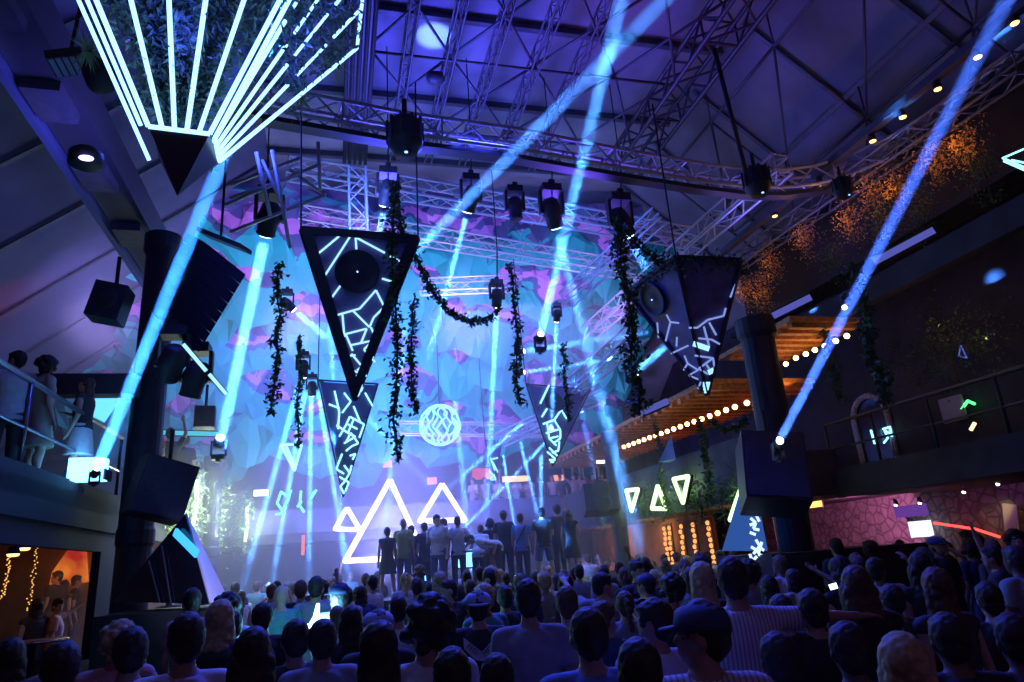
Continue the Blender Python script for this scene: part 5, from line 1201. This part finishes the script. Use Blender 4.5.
# ================================================================ BACK STAGE DRESSING
bs=thing('back_gallery','dark back gallery with railing behind the stage floor','gallery',(2,24.6,3))
MB().bb((-8,23.9,2.9),(9,26.3,3.2)).build('deck',M_WALL,bs)
MB().bb((-8,23.85,3.2),(9,23.92,3.95)).build('fascia',mat('fascia_blue',(.12,.12,.22),.7,0,.4,2),bs)
wp=thing('dotted_led_wall','two blocks of faint dotted panels under the canopy edge','panel',RY(380,440,26.2))
for (x0,x1) in ((358,398),(430,470)):
    a=RY(x0,432,26.1); b=RY(x1,456,26.1); o=MB().bb((a.x,26.0,b.z),(b.x,26.1,a.z)).build('panel_block',DARK,wp)
    mb=MB()
    nx_=9
    for i in range(nx_):
        for j in range(5): mb.box((a.x+(b.x-a.x)*(i+.5)/nx_,25.98,a.z+(b.z-a.z)*(j+.5)/5),.07,.03,.07)
    mb.build('dot_grid',glow('dot_blue',(.15,.35,1),.9),o)
OR_=glow('glow_orange',(1,.35,.18),1.6)
def glowbox(px,py,y,w,h_,m,label,cat='lamp',name='wall_lamp'):
    c=RY(px,py,y); o=thing(name,label,cat,c); MB().box(c+V((0,.05,0)),w*1.15,.08,h_*1.2).build('housing',DARK,o); MB().box(c-V((0,.01,0)),w,.04,h_).build('lamp_face',m,o)
for a,b,l_ in [(376,462,'left one of two little orange lamps above the tall neon triangle'),(387,464,'right one of two little orange lamps above the tall neon triangle'),(432,481,'orange lamp above the middle sized neon triangle')]: glowbox(a,b,25.6,.35,.25,OR_,l_)
glowbox(483,474,24.6,.8,.4,glow('glow_coral',(1,.12,.16),.9),'coral red glowing cushion-like light behind the globe')
glowbox(515,479,24.2,.95,.2,glow('glow_cream',(1,.72,.38),1.7),'wide cream yellow light above the platform dancers')
glowbox(557,478,24.4,.5,.2,OR_,'small orange light behind the vine tip')
glowbox(261,493,19,.36,.16,glow('white_sign',(.8,.85,1),2.4),'white lit sign box next to the fan of shafts','sign','lit_sign')
glowbox(601,462,20,.3,.1,glow('white_sign',(.8,.85,1),2.4),'white lit sign box beside the far right pillar','sign','lit_sign')
for i,(a,b) in enumerate([(664,515),(669,517),(681,516),(693,515),(709,518)]):
    c=RX(a,b,9.3); o=thing('bar_shelf_light','glittering amber column light in the bar under the far parapet','light column',c,'amber column lights of the far bar')
    MB().bb((c.x-.04,c.y-.12,1.2),(c.x,c.y+.12,2.6)).build('column_box',DMET,o); mb=MB()
    for k in range(9): mb.ball((c.x-.06,c.y+random.uniform(-.05,.05),1.35+k*.14),.06,8,6)
    mb.build('lamps',glow('amber_bar',(1,.35,.1),1.6),o,True)
light('POINT',(8.9,19.5,2.3),None,30,(1,.4,.12),.3,name='bar_light'); light('POINT',(8.9,15,2.3),None,16,(1,.35,.1),.3,name='bar_light'); light('POINT',(9,23,2.2),None,40,(1,.35,.15),.3,name='bar_light')
light('POINT',(-4.6,15.5,2.3),None,8,(1,.25,.08),.2,name='bar_light'); light('POINT',(-4.6,19,2.3),None,8,(1,.25,.08),.2,name='bar_light')
for i,(a,b,z) in enumerate([(134,550,-4.2),(146,548,-4.2),(200,550,-3.9),(303,545,0)]):
    c=RX(a,b,z) if i<3 else RY(303,545,23); o=thing('wall_lantern',['slim orange lantern beside the pillar foot','orange lantern second from the pillar foot','orange lantern behind the black pyramid tip','reddish lantern column in the fan of shafts'][i],'lantern',c)
    MB().cyl(c-V((0,0,.3)),c+V((0,0,.3)),.05,n=10).build('glass',glow('lantern_orange',(1,.22,.06),1.3),o,True); MB().cyl(c+V((0,0,.3)),c+V((0,0,.36)),.07,n=10).build('cap',DARK,o)
# cyan glare lamps behind the dancers' legs
for i,(a,b) in enumerate([(428,583),(466,560),(512,583),(524,590),(540,588),(575,583)]):
    c=RY(a,b,17.6); o=thing('floor_blinder',['cyan floor lamp seen between striped shirt and black trousers','cyan floor lamp under the loose white shirt','cyan floor lamp seen through the stooping dancer legs','cyan floor lamp left of the wide planted legs','cyan floor lamp between the wide planted legs','cyan floor lamp at the feet of the long brown hair'][i],'floor lamp',c)
    MB().box(c+V((0,.1,0)),.5,.16,.42).build('housing',DARK,o); MB().box(c,.4,.04,.34).build('lamp_face',glow('blinder_cyan',(.18,.65,1),3),o); MB().cyl((c.x,c.y+.1,0),(c.x,c.y+.1,c.z),.04).build('stand',DMET,o)
# left glare objects on gallery floor
gl=thing('floor_light_box','dazzling cyan white light box on the gallery floor behind the rail','floor lamp',P(88,470,9.3)); MB().box(P(88,470,9.3),.42,.25,.3).build('light_face',glow('glare_cyan',(.12,.5,1),6),gl); MB().box(P(88,476,9.35),.5,.3,.14).build('foot',DARK,gl)
tag(MB().box(P(106,402,11.5),.3,.15,.6,Matrix.Rotation(.5,3,'Y')).build('cyan_panel',glow('glare_cyan2',(.1,.45,1),2.0)),'slanted cyan glowing panel between the gallery guest and the left pillar','lamp')
light('POINT',P(88,452,9.0),None,5,(.05,.35,1),.1,name='glare_light')
# hoists and cables over the stage
for i,(a,b,c_) in enumerate([(268,150,12.2),(388,130,13.4),(471,140,13.8),(552,160,13.8),(621,170,13.4),(497,250,15)]):
    q=P(a,b,c_); o=MB().cyl(q,V((q.x,q.y,q.z+2.0)),.012,n=6).cyl(q,P(a,b+55,c_),.015,n=6).build('suspension_cable',CABLE); tag(o,['steel cable holding the largest left lamp','steel cable of the lamp above the crisp pod','steel cable of the boxy lamp','steel cable of the twin-bodied lamp','steel cable of the vine-wrapped lamp','steel cable of the square lamp by the swag'][i],'cable')
# ================================================================ HAZE + LIGHT
hz=MB().bb((-7.5,13.6,.05),(7.4,25.9,9.6)).build('stage_haze',volmat('stage_haze_volume',.045)); tag(hz,'blue haze hanging over the packed dance floor','haze',kind='stuff')
hz.visible_shadow=True
def wash(x,y,z,tx,ty,tz,e,col,size=1.2,spread=120): light('AREA',(x,y,z),(tx,ty,tz),e,col,size,spread,name='added_wash_light')  # broad area lamps without fixtures, added to light haze, canopy, roof and crowd
BL=(.045,.14,1.0); VI=(.17,.19,1.0)
wash(1,17,8.9,1,20,0,400,BL,3,150); wash(5,17,8.6,5,20,0,330,VI,2.5,150); wash(-2.2,19,8.2,-1,21,0,300,BL,2.5,150); wash(2,23,5.6,2,23,0,420,VI,3,160)
# onto the canopy from below
for x,e in ((-5,95),(-1,150),(3,150),(7,100)): wash(x,15.2,7.2,x,21.,10.0,e,(.40,.33,1.0),1.2,110)
# up at the roof over the floor
wash(1,13.2,8.0,2,9,12.4,300,(.07,.07,1.0),1.5,120); wash(5,12.8,8.0,5,8,12.4,90,(.14,.06,.9),1.5,120); wash(8.2,12,7.5,10.5,9,10.5,28,(.16,.14,1.0),1.2,120); wash(-2.2,9,6.5,-4.5,9,9,50,(.14,.12,1),1.2,120)
light('SPOT',(6.5,8,7.5),(6.2,8.5,12.4),50,(1,.08,.25),.2,angle=75,blend=1,name='red_roof_spill_light')
for y in (8.5,11.5,15.5): light('SPOT',(-8,y,4.4),(-7.2,y+.8,8.5),300,(1,.12,.2),.1,angle=22,blend=.3,name='pink_roof_light')
wash(-6,14,5,-7,16,8,12,(.1,.1,1),1,140)
# added blue fill onto the crowd nearest us, no fixtures on the ring truss
wash(2.5,10.4,8.6,2.2,5,1,380,(.05,.07,1.0),1.5,110); wash(-1.5,9.5,8.6,-.5,7,1,70,(.05,.09,1.0),1,110)
light('AREA',(2.0,-3.5,6.0),(3,8,1.5),5,(.10,.09,.9),5,name='behind_camera_fill_light')  # unseen soft fill lamp added behind the camera
w=bpy.data.worlds.new('club_dark'); SC.world=w; w.use_nodes=True; w.node_tree.nodes['Background'].inputs[0].default_value=(.042,.020,.050,1); w.node_tree.nodes['Background'].inputs[1].default_value=1.0
SC.view_settings.view_transform='Standard'; SC.view_settings.look='None'; SC.view_settings.exposure=0; SC.view_settings.gamma=1
cy=SC.cycles; cy.max_bounces=4; cy.diffuse_bounces=2; cy.glossy_bounces=2; cy.transmission_bounces=2; cy.volume_bounces=0; cy.transparent_max_bounces=8; cy.sample_clamp_indirect=4; cy.use_denoising=True
cy.caustics_reflective=False; cy.caustics_refractive=False

wash(2,21.5,1.9,2,22.5,4.5,1100,(.30,.30,1.0),2.5,160); wash(-1,18.5,5,-1,18,0,160,(.2,.25,1.0),2,150)  # lamps added low behind the platform to brighten the haze there
wash(0,11.2,8.2,1,15,9.2,90,(.1,.2,1.0),1,130); wash(5,11.6,8.2,5,15,9.2,90,(.1,.2,1.0),1,130)  # lamps added to brighten the stage trusses from below
